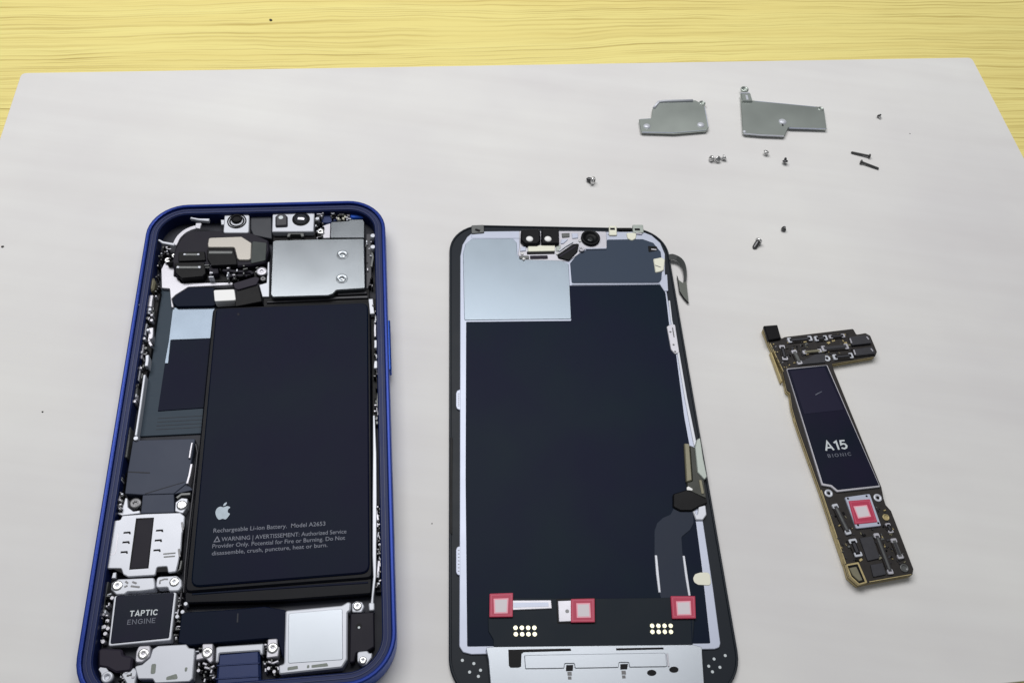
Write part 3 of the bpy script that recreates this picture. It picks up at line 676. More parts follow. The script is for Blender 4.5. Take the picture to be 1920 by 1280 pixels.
sp = plate('speaker_side', 'char', B, [(657, 1149), (701, 1146), (702, 1212), (688, 1220), (668, 1223), (664, 1240), (655, 1242)], 5.0, 2.2, .25, .4)
disc('side_hole', 'black', sp, (673, 1173), .75, 5.03, 4.8, seg=16); disc('side_pin', 'printw', sp, (673, 1175.5), .3, 5.1, 4.9, seg=12)
br = plate('speaker_bracket', 'white', B, [(670, 1221), (689, 1219), (692, 1224), (698, 1223), (697, 1232), (688, 1244), (680, 1247), (670, 1239)], 5.2, 2.4, .2, .6); screw_in(br, (680.5, 1237), .9, 5.35)
# right wall details
bar('antenna_rail', 'white', B, [(701, 778), (702.5, 850), (702.5, 930), (702, 1040), (702.5, 1080), (698.5, 1118), (697, 1136)], [.5, .9, 1.05, .95, .7, .5, .7], 5.3, 2.2, .15)
plate('rail_foot', 'white', B, [(691, 1129), (702, 1129), (702, 1143), (692, 1144)], 5.4, 2.4, .2, .4)
CR = [((695, 560), (698, 588), 1.3, 'white'), ((706, 592), (705, 602), .9, 'white'), ((703.5, 605), (703.5, 631), .7, 'silv2'), ((704, 637), (704, 652), .8, 'white'), ((711.5, 615), (713.5, 660), .65, 'silv2'),
      ((705, 664), (708, 672), .7, 'white'), ((706, 676), (705, 690), 1.2, 'white'), ((708, 690), (708, 702), .6, 'silv2'), ((710, 736), (708, 762), .9, 'conn2'), ((711, 742), (709, 778), .6, 'silv2'),
      ((706, 955), (709, 975), .7, 'silv2'), ((710, 980), (712, 1004), .5, 'conn2'), ((711, 1050), (709, 1078), .7, 'silv2'), ((706, 780), (707, 795), .8, 'conn2')]
for i, (a, b, w, m_) in enumerate(CR):
    bar('spring_contact', m_, B, [a, ((a[0] + b[0]) / 2 + (i % 2) * .8 - .4, (a[1] + b[1]) / 2), b], w, 5.2 - (i % 3) * .3, 2.1, .15, .12)
bar('contact_carrier', 'black', B, [(699, 560), (704, 640), (706, 720), (707, 800)], 2.6, 3.4, 2.1, .2)
bar('contact_carrier', 'floor', B, [(710, 800), (711, 960), (711, 1110)], 1.6, 3.4, 2.1, .2)

# tiny fittings too small to tell apart
BITS = ('silv2', 'conn2', 'white', 'black', 'dsteel', 'black')
scatter('tiny_fittings', B, ([(283, 548), (294, 550), (270, 690), (259, 740), (250, 750), (252, 690), (264, 610)], [(226, 830), (240, 800), (232, 860), (226, 905), (218, 905)], [(212, 920), (230, 925), (226, 958), (211, 958)]), 90, CT, ((.45, .2), (.18, .5), (.25, .25), (.15, .8), (.35, .35)), BITS, 2.2, (4.2, 5.7), 21)
scatter('tiny_fittings', B, ([(697, 560), (712, 600), (714, 700), (712, 800), (702, 800), (702, 600)], [(705, 945), (713, 945), (713, 1100), (705, 1100)]), 70, CT, ((.2, .5), (.25, .25), (.12, .7), (.35, .2)), BITS, 2.2, (4.0, 5.5), 22)
scatter('tiny_fittings', B, ([(385, 492), (440, 498), (482, 496), (485, 512), (430, 526), (390, 520)], [(303, 462), (318, 462), (332, 488), (328, 500), (310, 490)], [(592, 398), (606, 398), (606, 446), (592, 446)], [(620, 392), (656, 390), (656, 412), (620, 413)]), 34, CT, ((.4, .2), (.2, .4), (.25, .25), (.7, .2)), BITS, 2.4, (4.8, 6.0), 23)
scatter('tiny_fittings', B, ([(188, 1112), (206, 1112), (200, 1205), (186, 1205)], [(366, 1210), (380, 1208), (404, 1244), (402, 1275), (368, 1275)], [(494, 1205), (502, 1200), (523, 1234), (521, 1262), (492, 1268)], [(331, 1108), (342, 1108), (334, 1200), (322, 1204)], [(226, 1258), (258, 1258), (256, 1280), (224, 1280)]), 40, CT, ((.3, .2), (.2, .4), (.22, .22), (.5, .15)), BITS, 2.2, (3.6, 5.0), 24)
scatter('tiny_fittings', B, ([(296, 470), (306, 470), (302, 540), (290, 548)], [(686, 450), (696, 450), (698, 535), (688, 540)]), 30, CT, ((.3, .2), (.2, .5), (.2, .2)), BITS, 2.2, (4.0, 5.2), 25)

# ================================================================== DISPLAY ASSEMBLY
DC, DT = (20.986, 122.0), 0.1485
DC = (20.67, 119.893); DT = 0.14811
disp = thing('display_assembly', 'black phone display lying face down, its back bearing red and white square stickers', 'phone display', (DC[0], DC[1], ZM), DT)
D = disp
add('cover_glass', MB().prism(pose(rrect(70.4, 145.6, 10.8, 12), DC, DT), 1.5, ZM, .3), 'bezel', D)
add('glass_lip', loft(70.4, 145.6, 10.8, DC, DT, [(.15, 1.2), (.05, 1.75), (.25, 1.9), (.55, 1.88), (.7, 1.45)]), 'bezel', D)
Zs = 2.0
mf = plate('metal_frame', 'frame', D, [(863, 480), (867, 459), (876, 444), (886, 436), (1204, 434), (1222, 441), (1238, 455), (1247, 476), (1247, 510), (1250, 545), (1257, 590), (1273, 660), (1294, 780), (1307, 860), (1313, 900), (1313, 950), (1318, 975), (1337, 1100), (1351, 1205), (1349, 1213), (1340, 1216), (884, 1226), (868, 1222), (861, 1211), (862, 900)], Zs, 1.4, .15, .8)
plate('frame_strip', 'frame', mf, [(885, 434), (974, 433), (975, 447), (884, 447)], Zs + .12, 1.8, .12, .3)
plate('screen_film', 'screen', D, [(874, 603), (1071, 601), (1067, 535), (1240, 533.5), (1248, 550), (1255, 610), (1262, 640), (1268, 665), (1283, 780), (1294, 840), (1302, 955), (1316, 1060), (1332, 1205), (876, 1211), (873, 900)], Zs + .12, 1.5, .06, .35, label='matte dark navy film covering most of the display back')
plate('pale_metal_plate', 'pale', D, [(868, 475), (873, 457), (885, 447.5), (962, 447), (969, 455), (970, 478), (976, 486.5), (1051, 488), (1066, 494), (1068, 531), (1071, 598), (870.5, 600)], Zs + .16, 1.6, .12, .6)
plate('dark_foil_plate', 'foil', D, [(1069, 493), (1088, 470), (1137, 466), (1138, 449), (1205, 448), (1225, 455), (1239, 472), (1242, 500), (1240, 525), (1235, 530), (1072, 530.5)], Zs + .16, 1.6, .1, .6)
for q in ([(1215, 461), (1232, 462), (1233, 470), (1216, 473)],): plate('foil_window', 'black', D, q, Zs + .2, 1.9, .02, .3)
bar('window_glint', 'silv2', D, [(1221, 467), (1231, 468)], .5, Zs + .26, 2.0, .05)
ck = plate('corner_clip', 'cream', D, [(1225, 485), (1240, 482), (1247, 486), (1245, 506), (1238, 509), (1229, 511)], Zs + .5, 1.8, .2, .4)
bar('clip_crease', 'dsteel', ck, [(1228, 497), (1239, 501)], .3, Zs + .53, Zs + .3, .02)
bar('frame_joint', 'frame', D, [(1072, 532.7), (1150, 532), (1236, 531.6)], .4, Zs + .2, 1.8, .08)
plate('frame_joint', 'frame', D, [(1236, 531), (1243, 518), (1251, 513), (1253, 545), (1246, 546)], Zs + .25, 1.8, .1, .3)
# top clips
for q, m_ in (([(884, 422), (907, 421), (908, 436), (884, 438)], 'conn2'), ([(1142, 423), (1156, 423), (1157, 441), (1142, 441)], 'cream'), ([(1186, 421), (1206, 421), (1207, 436), (1187, 437)], 'oliv2')):
    t_ = plate('frame_clip', m_, D, q, Zs + .5, 1.2, .15, .4)
for q in ([(891, 430), (900, 433)], [(1144, 429), (1153, 429)], [(1161, 429), (1184, 429)], [(1190, 430), (1200, 430)]): bar('clip_slot', 'black', D, [q[0], q[1]], .9, Zs + .56, Zs, .04)
plate('gold_latch', 'cream', D, [(1174, 436), (1194, 436), (1192, 447), (1185, 451), (1177, 447)], Zs + .4, 1.8, .15, .8)
bar('clip_edge', 'silv2', D, [(1140, 438), (1157, 439)], .5, Zs + .3, 1.9, .05); bar('clip_edge', 'silv2', D, [(1192, 437), (1204, 438)], .5, Zs + .45, 1.9, .05)
# sensor strip
ss = plate('sensor_carrier', 'silv2', D, [(973, 433), (1087, 433), (1137, 434), (1138, 466), (1098, 467), (1090, 473), (1066, 490), (1050, 489), (978, 487), (971, 477), (974, 462)], Zs + .22, 1.6, .12, .5)
lb = plate('sensor_housing', 'black', ss, [(977, 429), (1010, 427), (1013, 432), (1014, 452), (1008, 458), (984, 458), (976, 450)], 3.6, 2.0, .5, 1.0)
lb2 = plate('sensor_housing', 'black', ss, [(1015, 428), (1048, 427), (1049, 457), (1015, 457)], 3.5, 2.0, .4, .5)
for l_, c in ((lb, (993, 448)), (lb2, (1027.5, 448))):
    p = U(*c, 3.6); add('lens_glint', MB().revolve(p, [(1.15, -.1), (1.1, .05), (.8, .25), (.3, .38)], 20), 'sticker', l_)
plate('earpiece_mesh', 'cream', ss, [(990, 460), (1041, 459), (1041, 470.5), (990, 471.5)], 2.7, 2.0, .15, .4)
bar('earpiece_slot', 'black', ss, [(988, 474), (1040, 473)], 1.1, 2.4, 2.0, .06, .2)
bar('earpiece_bar', 'plum', ss, [(994, 481.5), (1027, 481)], 1.2, 2.6, 2.0, .12, .2)
bar('earpiece_foot', 'conn2', ss, [(974, 482), (992, 482)], 1.3, 2.5, 2.0, .12, .3)
plate('flex_bridge', 'black', ss, [(1045, 477), (1074, 457), (1086, 456), (1083, 471), (1067, 488), (1047, 483)], 2.7, 2.0, .15, .5)
bar('flex_crease', 'plum', ss, [(1050, 480), (1066, 470), (1080, 461)], .5, 2.8, 2.5, .05)
disc('flex_screw', 'silv2', ss, (1090.5, 467), .85, 2.9, 2.0, seg=18, prof=[(.85, -.8), (.85, 0), (.7, .1), (.4, .05), (.35, -.3)])
cmr = add('camera_opening', MB().revolve(U(1107.5, 445, 3.0), [(3.1, -1.2), (3.1, -.1), (2.8, .1), (2.3, 0), (2.1, -.4), (1.2, -.5)], 32), 'black', ss)
add('camera_glint', MB().revolve(U(1107, 448.5, 2.7), [(1.2, -.2), (1.15, 0), (.6, .15)], 20), 'ring', ss)
for q, m_ in (([(1053, 437), (1068, 436.5), (1068, 444), (1054, 445)], 'conn2'), ([(1072, 437), (1084, 437), (1084, 446), (1073, 447)], 'frame'), ([(1052, 449), (1066, 448), (1057, 456), (1051, 457)], 'frame'), ([(976, 463), (986, 462), (986, 470), (975, 471)], 'frame'), ([(1043, 461), (1052, 459), (1049, 470), (1043, 471)], 'oliv2')):
    plate('carrier_fold', m_, ss, q, 2.5, 2.1, .1, .2)
for c in ((979, 475), (1087, 451), (1045, 475), (982, 485)): disc('carrier_rivet', 'steel', ss, c, .5, 2.55, 2.1, seg=14)
bar('carrier_edge', 'white', ss, [(1048, 470), (1060, 461), (1074, 453)], .5, 2.7, 2.1, .1)
bar('carrier_edge', 'frame', ss, [(1099, 466), (1137, 465)], .5, 2.6, 2.0, .1)
# left tabs of the frame
for y0_, y1_ in ((729, 769), (1022, 1079)):
    t_ = plate('frame_tab', 'frame', D, [(863.5, y0_), (857, y0_ + 3), (855, y0_ + 8), (855, y1_ - 8), (857, y1_ - 3), (863.5, y1_)], Zs + .05, 1.4, .12, .3)
    for k in range(7): bar('tab_tooth', 'dsteel', t_, [(858.5, y0_ + 9 + k * (y1_ - y0_ - 18) / 6), (861.5, y0_ + 9 + k * (y1_ - y0_ - 18) / 6)], .22, Zs + .08, Zs, .01)
bar('bezel_step', 'black', D, [(846.5, 820), (845.5, 910), (845.5, 1000)], .6, 1.95, 1.4, .05)
# right hand frame details
pr = plate('proximity_flex', 'silv2', D, [(1250, 612), (1258, 607), (1266, 608), (1274, 660), (1266, 664), (1258, 655)], Zs + .4, 1.8, .15, .5)
bar('flex_window', 'dsteel', pr, [(1261, 614), (1264, 632)], .35, Zs + .43, Zs, .02)
for c in ((1257, 622), (1263, 646), (1266, 659)): disc('flex_pad', 'conn2', pr, c, .35, Zs + .44, Zs, seg=10)
bar('flex_edge', 'white', D, [(1255, 563), (1259, 600), (1270, 650), (1286, 745), (1297, 800), (1304, 835)], [.5, .6, .7, .8, .9, .9], Zs + .3, 1.8, .1)
# connector on the right edge
ct_ = plate('display_connector', 'olive', D, [(1283, 830), (1293, 831), (1298, 900), (1287, 903)], 3.2, 1.9, .25, .4)
plate('connector_shell', mat('dark_olive_shell', (46, 48, 42), .2, .45), D, [(1293, 833), (1303, 838), (1309, 884), (1320, 899), (1325, 935), (1288, 918), (1288, 903), (1298, 901)], 2.9, 1.7, .25, .4)
plate('connector_flap', 'oliv2', D, [(1306, 824), (1313, 819), (1319, 860), (1326, 893), (1321, 899), (1308, 885), (1303, 838)], 3.3, 1.7, .2, .4)
bar('connector_stripe', 'olive', D, [(1313, 899), (1318, 925)], .8, 3.1, 2.6, .1)
plate('flex_fold', 'black', D, [(1262, 925), (1288, 917), (1300, 921), (1325, 934), (1327, 943), (1310, 950), (1297, 957), (1276, 957), (1262, 950)], 2.9, 1.9, .3, .8)
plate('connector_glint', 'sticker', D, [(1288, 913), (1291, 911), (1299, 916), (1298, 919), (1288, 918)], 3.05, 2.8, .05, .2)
plate('frame_end', 'white', D, [(1310, 949), (1323, 946), (1325, 964), (1318, 974), (1305, 974), (1299, 958), (1303, 956), (1307, 966)], Zs + .6, 1.8, .2, .3)
plate('display_flex', 'flexd', D, [(1263, 940), (1262, 955), (1257, 964), (1243, 970), (1232, 980), (1227, 995), (1227, 1040), (1237, 1113), (1240, 1125), (1299, 1125), (1294, 1113), (1280, 1036), (1278, 1006), (1294, 993), (1301, 980), (1299, 956)], Zs + .3, 2.0, .08, .8)
bar('flex_edge_strip', 'white', D, [(1230, 1040), (1233, 1075), (1237, 1110)], [.65, .75, .6], Zs + .4, 2.0, .1, .1)
bar('flex_edge_strip', 'white', D, [(1282, 1041), (1287, 1078), (1293, 1116)], [.6, .7, .6], Zs + .4, 2.0, .1, .1)
plate('round_tab', 'cream', D, [(1331, 1072), (1313, 1072), (1303, 1075), (1299, 1083), (1301, 1091), (1309, 1096), (1334, 1097)], Zs + .15, 1.9, .1, 1.0)
# bottom flex board, stickers, pads
plate('flex_board', 'board', D, [(917, 1126), (960, 1120), (1115, 1121.5), (1228, 1120), (1300, 1118), (1302, 1160), (1299, 1208), (925, 1211), (925, 1198), (916, 1183), (915, 1157)], Zs + .4, 2.0, .1, .5)
bar('board_seam', 'screen', D, [(1296, 1158), (1298, 1205)], .2, Zs + .44, 2.2, .02)
plate('steel_strip', 'silv2', D, [(961, 1124.5), (1033.5, 1124), (1035, 1140), (961, 1143)], Zs + .75, 2.2, .12, .15)
plate('strip_panel', 'frame', D, [(963, 1129), (1028, 1128.5), (1029, 1136), (963, 1138)], Zs + .79, 2.5, .02)
ch_ = plate('steel_chip', 'silv2', D, [(1046, 1125.5), (1072, 1124.5), (1072, 1164), (1048, 1165)], Zs + .8, 2.2, .12, .15)
disc('chip_hole', 'dsteel', ch_, (1063.5, 1145), .5, Zs + .83, Zs + .6, seg=16)
plate('chip_recess', 'black', D, [(1043, 1122), (1117, 1119), (1118, 1169), (1045, 1168)], Zs + .46, 2.2, .05, .3)
def sticker(q, qi, z, parent, z0):
    s_ = plate('square_sticker', 'red', parent, q, z, z0, .08, .2, label='pink-red square sticker with a white centre')
    P = ccw(px(q, z)); a = inset(P, .38); b_ = inset(P, .52); mb = MB(); mb.cap([a, b_[::-1]], z + .02)
    add('sticker_line', mb, mat('rose_print', (214, 96, 122), 0, .5), s_)
    w_ = plate('sticker_border', 'redl', s_, qi, z + .05, z - .05, .01)
    P = ccw(px(qi, z + .07)); add('sticker_centre', MB().prism(inset(P, .32), z + .07, z, .005), 'paperw', s_)
    return s_
sticker([(918, 1112), (962, 1110.5), (961.5, 1155.5), (917.5, 1156)], [(925.5, 1121.5), (953.5, 1120.5), (952, 1149), (926.5, 1149.5)], 3.0, D, 2.2)
sticker([(1070.5, 1122), (1115, 1121), (1115.5, 1165.5), (1070.5, 1166)], [(1080.5, 1130), (1106.5, 1129.5), (1108, 1157), (1081.5, 1157.5)], 3.0, D, 2.2)
sticker([(1257.5, 1116.5), (1303.5, 1116.5), (1305, 1158.5), (1260.5, 1159)], [(1267.5, 1126.5), (1295, 1125.5), (1296.5, 1152.5), (1269.5, 1153)], 3.0, D, 2.2)
for gx, gy in (((966.6, 978.5, 990.3, 1002), (1176, 1188)), ((1222.8, 1234.6, 1246, 1257.6), (1172.3, 1183.6))):
    for yi, y in enumerate(gy):
        for x in gx: disc('gold_pad', 'goldp', D, (x + yi * .6, y), .58, Zs + .5, 2.2, seg=14)
# bottom bracket
slotL = [(953, 1217), (1070, 1214.8), (1071, 1219.5), (982, 1222), (978, 1225), (977, 1249), (972, 1251), (957, 1251), (954, 1247)]
slotR = [(1155, 1214.5), (1243.5, 1212.8), (1244.5, 1216.6), (1155.5, 1218.5)]
h1 = [(1061.5, 1246), (1075, 1245.5), (1074, 1257), (1061, 1257.5)]; h2 = [(1163, 1244), (1177.5, 1243.5), (1176, 1254), (1163, 1254.5)]
def oval(c, a, b): return [(c[0] + a * math.cos(k * math.pi / 6), c[1] + b * math.sin(k * math.pi / 6)) for k in range(12)]
bb = plate('bottom_bracket', 'bracket', D, [(911, 1213), (925, 1211.5), (1300, 1207.5), (1316, 1212), (1317.5, 1240), (1320, 1278), (1318, 1300), (922, 1306), (916, 1236)], 2.9, 1.9, .12, .3,
           holes=[slotL, slotR, h1, h2, oval((1222, 1260.5), 9, 6), oval((1263.5, 1254.5), 9, 6)], label='bright steel bracket along the bottom of the display back')
plate('bracket_underside', 'black', bb, [(930, 1214), (1310, 1211), (1314, 1296), (926, 1300)], 2.82, 1.95, .02)
plate('raised_panel', 'bracket', bb, [(983, 1227), (1248, 1222.5), (1251, 1249), (1180, 1250), (1179, 1241), (1161, 1241), (1160, 1250.5), (1078, 1252), (1077, 1243), (1059, 1243), (1058, 1252), (985, 1253)], 3.15, 2.7, .15, .3)
bar('bracket_step', 'silv2', bb, [(1251, 1224), (1254, 1249)], .4, 3.1, 2.7, .1)
for c in ((1068, 1262), (1169.5, 1260)):
    bar('hole_stem', 'dsteel', bb, [(c[0] - 4, c[1]), (c[0] + 4, c[1])], .9, 2.94, 2.7, .02); bar('hole_stem', 'dsteel', bb, [(c[0] - 3, c[1] + 8), (c[0] + 3.5, c[1] + 8)], .7, 2.94, 2.7, .02)
for c in ((867, 1237), (888.5, 1243), (901, 1255.5), (880.5, 1259), (897, 1267), (1360, 1228), (1339, 1234.5), (1329, 1248), (1350, 1250), (1336, 1258.5)):
    disc('speaker_dot', 'printw', D, c, .38, 1.66, 1.4, seg=12)
# loose ribbon looping out on the right
def ribbon(path, z0, h, th):
    C = px(path, z0 + h); b = MB(); prev = None
    for i, p in enumerate(C):
        d = (C[min(i + 1, len(C) - 1)] - C[max(i - 1, 0)]).normalized(); n = Vector((-d.y, d.x)) * th / 2
        hh = h[i] if isinstance(h, (list, tuple)) else h
        R = b.ring([(p.x + n.x, p.y + n.y, z0), (p.x - n.x, p.y - n.y, z0), (p.x - n.x, p.y - n.y, z0 + hh), (p.x + n.x, p.y + n.y, z0 + hh)])
        if prev: b.bridge(prev, R)
        else: b.face(R[::-1])
        prev = R
    b.face(prev); return b
def sloped(outer, inner, zs, th):
    b = MB(); prev = None
    for o_, i_, z_ in zip(outer, inner, zs):
        R = b.ring([U(*o_, z_), U(*i_, z_), U(*i_, z_) - Vector((0, 0, th)), U(*o_, z_) - Vector((0, 0, th))])
        if prev: b.bridge(prev, R)
        else: b.face(R[::-1])
        prev = R
    b.face(prev); return b
oo = smooth_path([(1254, 477), (1261, 476), (1270, 479), (1278, 484), (1284, 492), (1287, 503), (1288, 516), (1287, 528)], 3)
ii = smooth_path([(1255, 487), (1261, 486), (1268, 488), (1274, 493), (1278, 500), (1281, 509), (1282, 519), (1281.5, 530)], 3)
rbn = add('loose_ribbon', sloped(oo, ii, [2.4 - 1.1 * max(0, k - 6) / 15 for k in range(22)], .12), mat('dark_olive_flex', (48, 52, 52), .1, .45), D)
plate('ribbon_end', mat('grey_olive_flex', (92, 96, 90), .2, .45), rbn, [(1269, 515), (1273, 525), (1280, 530), (1287, 527), (1289, 546), (1291.5, 569), (1274, 547)], 1.35, 1.2, .03)
bar('ribbon_edge', 'black', rbn, [(1274, 546), (1282, 558), (1291, 568)], .4, 1.42, 1.2, .05)
bar('ribbon_edge', 'black', rbn, [(1270, 518), (1274, 545)], .25, 1.42, 1.2, .05)

# ================================================================== LOGIC BOARD
LC = U(1560, 850, ZM)
lbd = thing('logic_board', 'narrow black circuit board with gold edges, a dark printed chip and one red sticker', 'circuit board', (LC.x, LC.y, ZM), DT + .2)
Lb = lbd
LZ = 3.0
outl = [(1431, 613), (1458, 611), (1465, 635), (1471, 631.5), (1600, 616), (1606, 627), (1623, 624), (1632, 629), (1644.5, 659), (1641.5, 667), (1560, 681), (1563, 692), (1653, 913), (1657, 934), (1661, 946), (1671, 957), (1713, 1066), (1711, 1077), (1629, 1092), (1611, 1096.5), (1592, 1080), (1586, 1057), (1539, 917), (1497, 800), (1486, 763), (1482, 735), (1476, 731), (1468, 695), (1443, 643)]
plate('board_top', 'pcb', Lb, outl, LZ, LZ - .4, .1, .5)
P = ccw(px(outl, LZ)); P = rounded(P, .5)
add('board_core', MB().prism(inset(P, .05), LZ - .42, ZM + .15, .05), 'gold', Lb)
add('board_seam', MB().prism(inset(P, .0), ZM + 1.35, ZM + 1.15, .02), 'pcb', Lb)
add('board_bottom', MB().prism(inset(P, .1), ZM + .3, ZM + .02, .1), 'pcb', Lb)
for a_, b_ in (((1446, 660), (1466, 715)), ((1490, 782), (1520, 868)), ((1527, 885), (1556, 968)), ((1560, 985), (1584, 1056))):
    bar('side_shield', 'gold', Lb, [a_, b_], .5, LZ - .9, ZM + .1, .1)
plate('corner_block', 'black', Lb, [(1432, 610), (1458, 608), (1465, 634), (1441, 638)], LZ + .9, LZ - .1, .3, .3)
chp = plate('processor', 'silv2', Lb, [(1474.5, 690.5), (1551.5, 683.5), (1651, 912.5), (1569.5, 922), (1558, 912.5), (1541, 909.5)], LZ + .55, LZ - .1, .12, .4, label='long dark processor package with white lettering')
plate('processor_film', 'chip', chp, [(1476, 692), (1550, 684.5), (1648.5, 909.5), (1570.5, 918), (1559.5, 908.5), (1543, 905.5)], LZ + .62, LZ + .4, .06, .3)
plate('memory_film', mat('memory_film', (30, 29, 52), 0, .4, .1, 80, 0, .15), chp, [(1481, 695), (1546, 688), (1582, 768), (1508, 776)], LZ + .68, LZ + .5, .05, .2)
stroke_lettering('A15', (1548, 844.5), (1591, 841), 17.5, LZ + .66, 'printw', chp, .16, .08)
stroke_lettering('BIONIC', (1553, 857.5), (1597, 853.5), 6.5, LZ + .66, 'print', chp, .13, .3)
bar('scratch', 'print', chp, [(1529, 740), (1534, 737), (1537, 736)], .25, LZ + .71, LZ + .6, .02); bar('scratch', 'print', chp, [(1536, 736), (1541, 733.5)], .18, LZ + .71, LZ + .6, .02)
def connector(a, b_, w, z=.55, body='conn', ends='white', face='black', pins=True):
    A, Bq = U(*a, LZ + z), U(*b_, LZ + z)
    c_ = bar('board_connector', 'pcb', Lb, [a, b_], w * 1.15, LZ + z - .08, LZ - .1, .12, .3)
    d = ((b_[0] - a[0]), (b_[1] - a[1]))
    f = lambda t: (a[0] + d[0] * t, a[1] + d[1] * t)
    L_ = (Bq - A).length; e_ = min(.3, 1.15 / L_)
    if ends:
        bar('connector_end', ends, c_, [f(-.02), f(e_)], w * 1.05, LZ + z + .06, LZ, .1, .35)
        bar('connector_end', ends, c_, [f(1 - e_), f(1.02)], w * 1.05, LZ + z + .06, LZ, .1, .35)
    bar('connector_slot', face, c_, [f(e_ * .42), f(1 - e_ * .42)], w * .62, LZ + z + .09, LZ + z - .2, .02, .1)
    bar('connector_tongue', body, c_, [f(e_ * .9), f(1 - e_ * .9)], w * .36, LZ + z + .2, LZ + z, .05, .1)
    return c_
connector((1478, 637.5), (1522, 633.5), 1.7); connector((1528, 634.5), (1551, 632.5), 1.7); connector((1555, 631), (1584, 628.5), 1.3, ends='silv2')
connector((1506, 660), (1540, 656.5), 1.3, body='olive', face='olive', ends='silv2'); connector((1542, 653), (1590, 648.5), 1.9, ends='silv2', face='conn'); connector((1563, 669), (1599, 665.5), 1.8)
connector((1466, 647), (1473, 674), 1.7, ends='silv2'); connector((1488, 656), (1501, 682), 1.6, body='conn2', face='conn2', ends='silv2')
for q in ([(1592, 631), (1628, 627), (1635, 643), (1598, 647)], [(1600, 654), (1636, 649), (1642, 662), (1604, 667)]):
    t_ = plate('memory_chip', 'conn', Lb, q, LZ + .8, LZ - .1, .15, .3)
    bar('chip_edge', 'silv2', t_, [((q[0][0] + q[3][0]) / 2 - 1, (q[0][1] + q[3][1]) / 2 - 5), ((q[0][0] + q[3][0]) / 2 + 2, (q[0][1] + q[3][1]) / 2 + 4)], .4, LZ + .83, LZ + .5, .02)
    bar('chip_edge', 'silv2', t_, [(q[1][0] - 3, q[1][1] + 4), (q[1][0] + 1, q[1][1] + 9)], .4, LZ + .83, LZ + .5, .02)
def eyelet(c, r):
    add('screw_eyelet', MB().revolve(U(*c, LZ + .25), [(r, -.4), (r, -.05), (r * .9, .03), (r * .45, .03), (r * .38, -.25)], 22), 'white', Lb)
    disc('eyelet_hole', 'black', Lb, c, r * .4, LZ + .22, LZ, seg=14)
for c, r in (((1551, 671.5), 1.05), ((1554, 924), 1.15), ((1646, 932.5), 1.15)): eyelet(c, r)
add('screw_eyelet', MB().revolve(U(1696, 1064, LZ + .25), [(1.15, -.4), (1.15, -.05), (1.0, .03), (.75, .03), (.7, -.2)], 22), 'conn2', Lb)
add('screw_eyelet', MB().revolve(U(1661.5, 969, LZ + .25), [(.95, -.4), (.95, -.05), (.85, .03), (.6, .03), (.55, -.2)], 22), 'gold', Lb)
bt = plate('label_plate', 'frame', Lb, [(1584, 931.5), (1631, 925), (1652.5, 985), (1605.5, 990.5)], LZ + .55, LZ - .1, .1, .4)
for c in ((1590, 934), (1625, 929.5), (1647, 980), (1609, 984)): disc('plate_hole', 'black', bt, c, .32, LZ + .58, LZ + .4, seg=10)
sticker([(1591, 938.5), (1631, 935), (1645.5, 978), (1603, 982.5)], [(1600, 948.5), (1625.5, 946), (1633.5, 968), (1609, 971.5)], LZ + .68, Lb, LZ + .4)
connector((1565, 945), (1592, 1000), 1.6, body='conn2', face='conn'); connector((1598, 1010), (1611, 1042), 2.1); connector((1643, 1000), (1671, 1074), 1.5, body='conn2', face='conn', ends='silv2')
connector((1664, 980), (1672, 998), 1.4, ends='silv2'); connector((1675, 1009), (1690, 1046), 1.6, body='conn', face='conn2', ends='silv2')
cbx = plate('corner_box', 'gold', Lb, [(1586.5, 1057), (1610, 1052.5), (1627, 1091.5), (1611, 1096), (1594, 1081)], LZ + .45, LZ - .1, .1, .3)
plate('box_recess', 'black', cbx, [(1589, 1060), (1608, 1056.5), (1622, 1090), (1611, 1093), (1597, 1080)], LZ + .48, LZ + .3, .02, .2)
plate('box_core', 'olive', cbx, [(1592, 1064), (1606, 1061), (1618, 1087), (1611, 1089), (1599, 1078)], LZ + .7, LZ + .3, .15, .3)
BZN = ([(1470, 640), (1590, 624), (1600, 660), (1560, 676), (1480, 684)], [(1555, 940), (1590, 960), (1625, 1080), (1598, 1050)], [(1640, 945), (1660, 955), (1700, 1055), (1640, 1080), (1610, 1000), (1655, 985)])
BA = DT + .27
for q in ([(1612, 1008), (1636, 1004), (1650, 1046), (1627, 1051)], [(1528, 664), (1547, 662), (1548, 679), (1505, 683), (1503, 677)], [(1632, 1058), (1655, 1054), (1662, 1076), (1638, 1081)]):
    plate('memory_chip', 'conn', Lb, q, LZ + .4, LZ - .1, .1, .2)
scatter('surface_components', Lb, BZN, 170, BA, ((.34, .16), (.2, .2), (.16, .34), (.5, .3), (.12, .12)), ('conn2', 'gold', 'conn', 'conn', 'black', 'olive'), LZ - .05, (LZ + .15, LZ + .4), 3)
scatter('edge_components', Lb, ([(1441, 645), (1470, 640), (1482, 690), (1470, 694)], [(1541, 918), (1550, 930), (1592, 1052), (1586, 1056)], [(1652, 945), (1660, 952), (1708, 1066), (1700, 1070)]), 60, BA, ((.25, .12), (.12, .25), (.2, .2)), ('conn2', 'gold', 'conn', 'silv2'), LZ - .05, (LZ + .1, LZ + .35), 8)
bar('gold_trim', 'gold', Lb, [(1540, 918), (1586, 1056)], .22, LZ + .05, LZ - .2, .02)
bar('gold_trim', 'gold', Lb, [(1630, 1090), (1709, 1076)], .22, LZ + .05, LZ - .2, .02)
bar('gold_trim', 'gold', Lb, [(1444, 643), (1469, 696)], .2, LZ + .05, LZ - .2, .02)

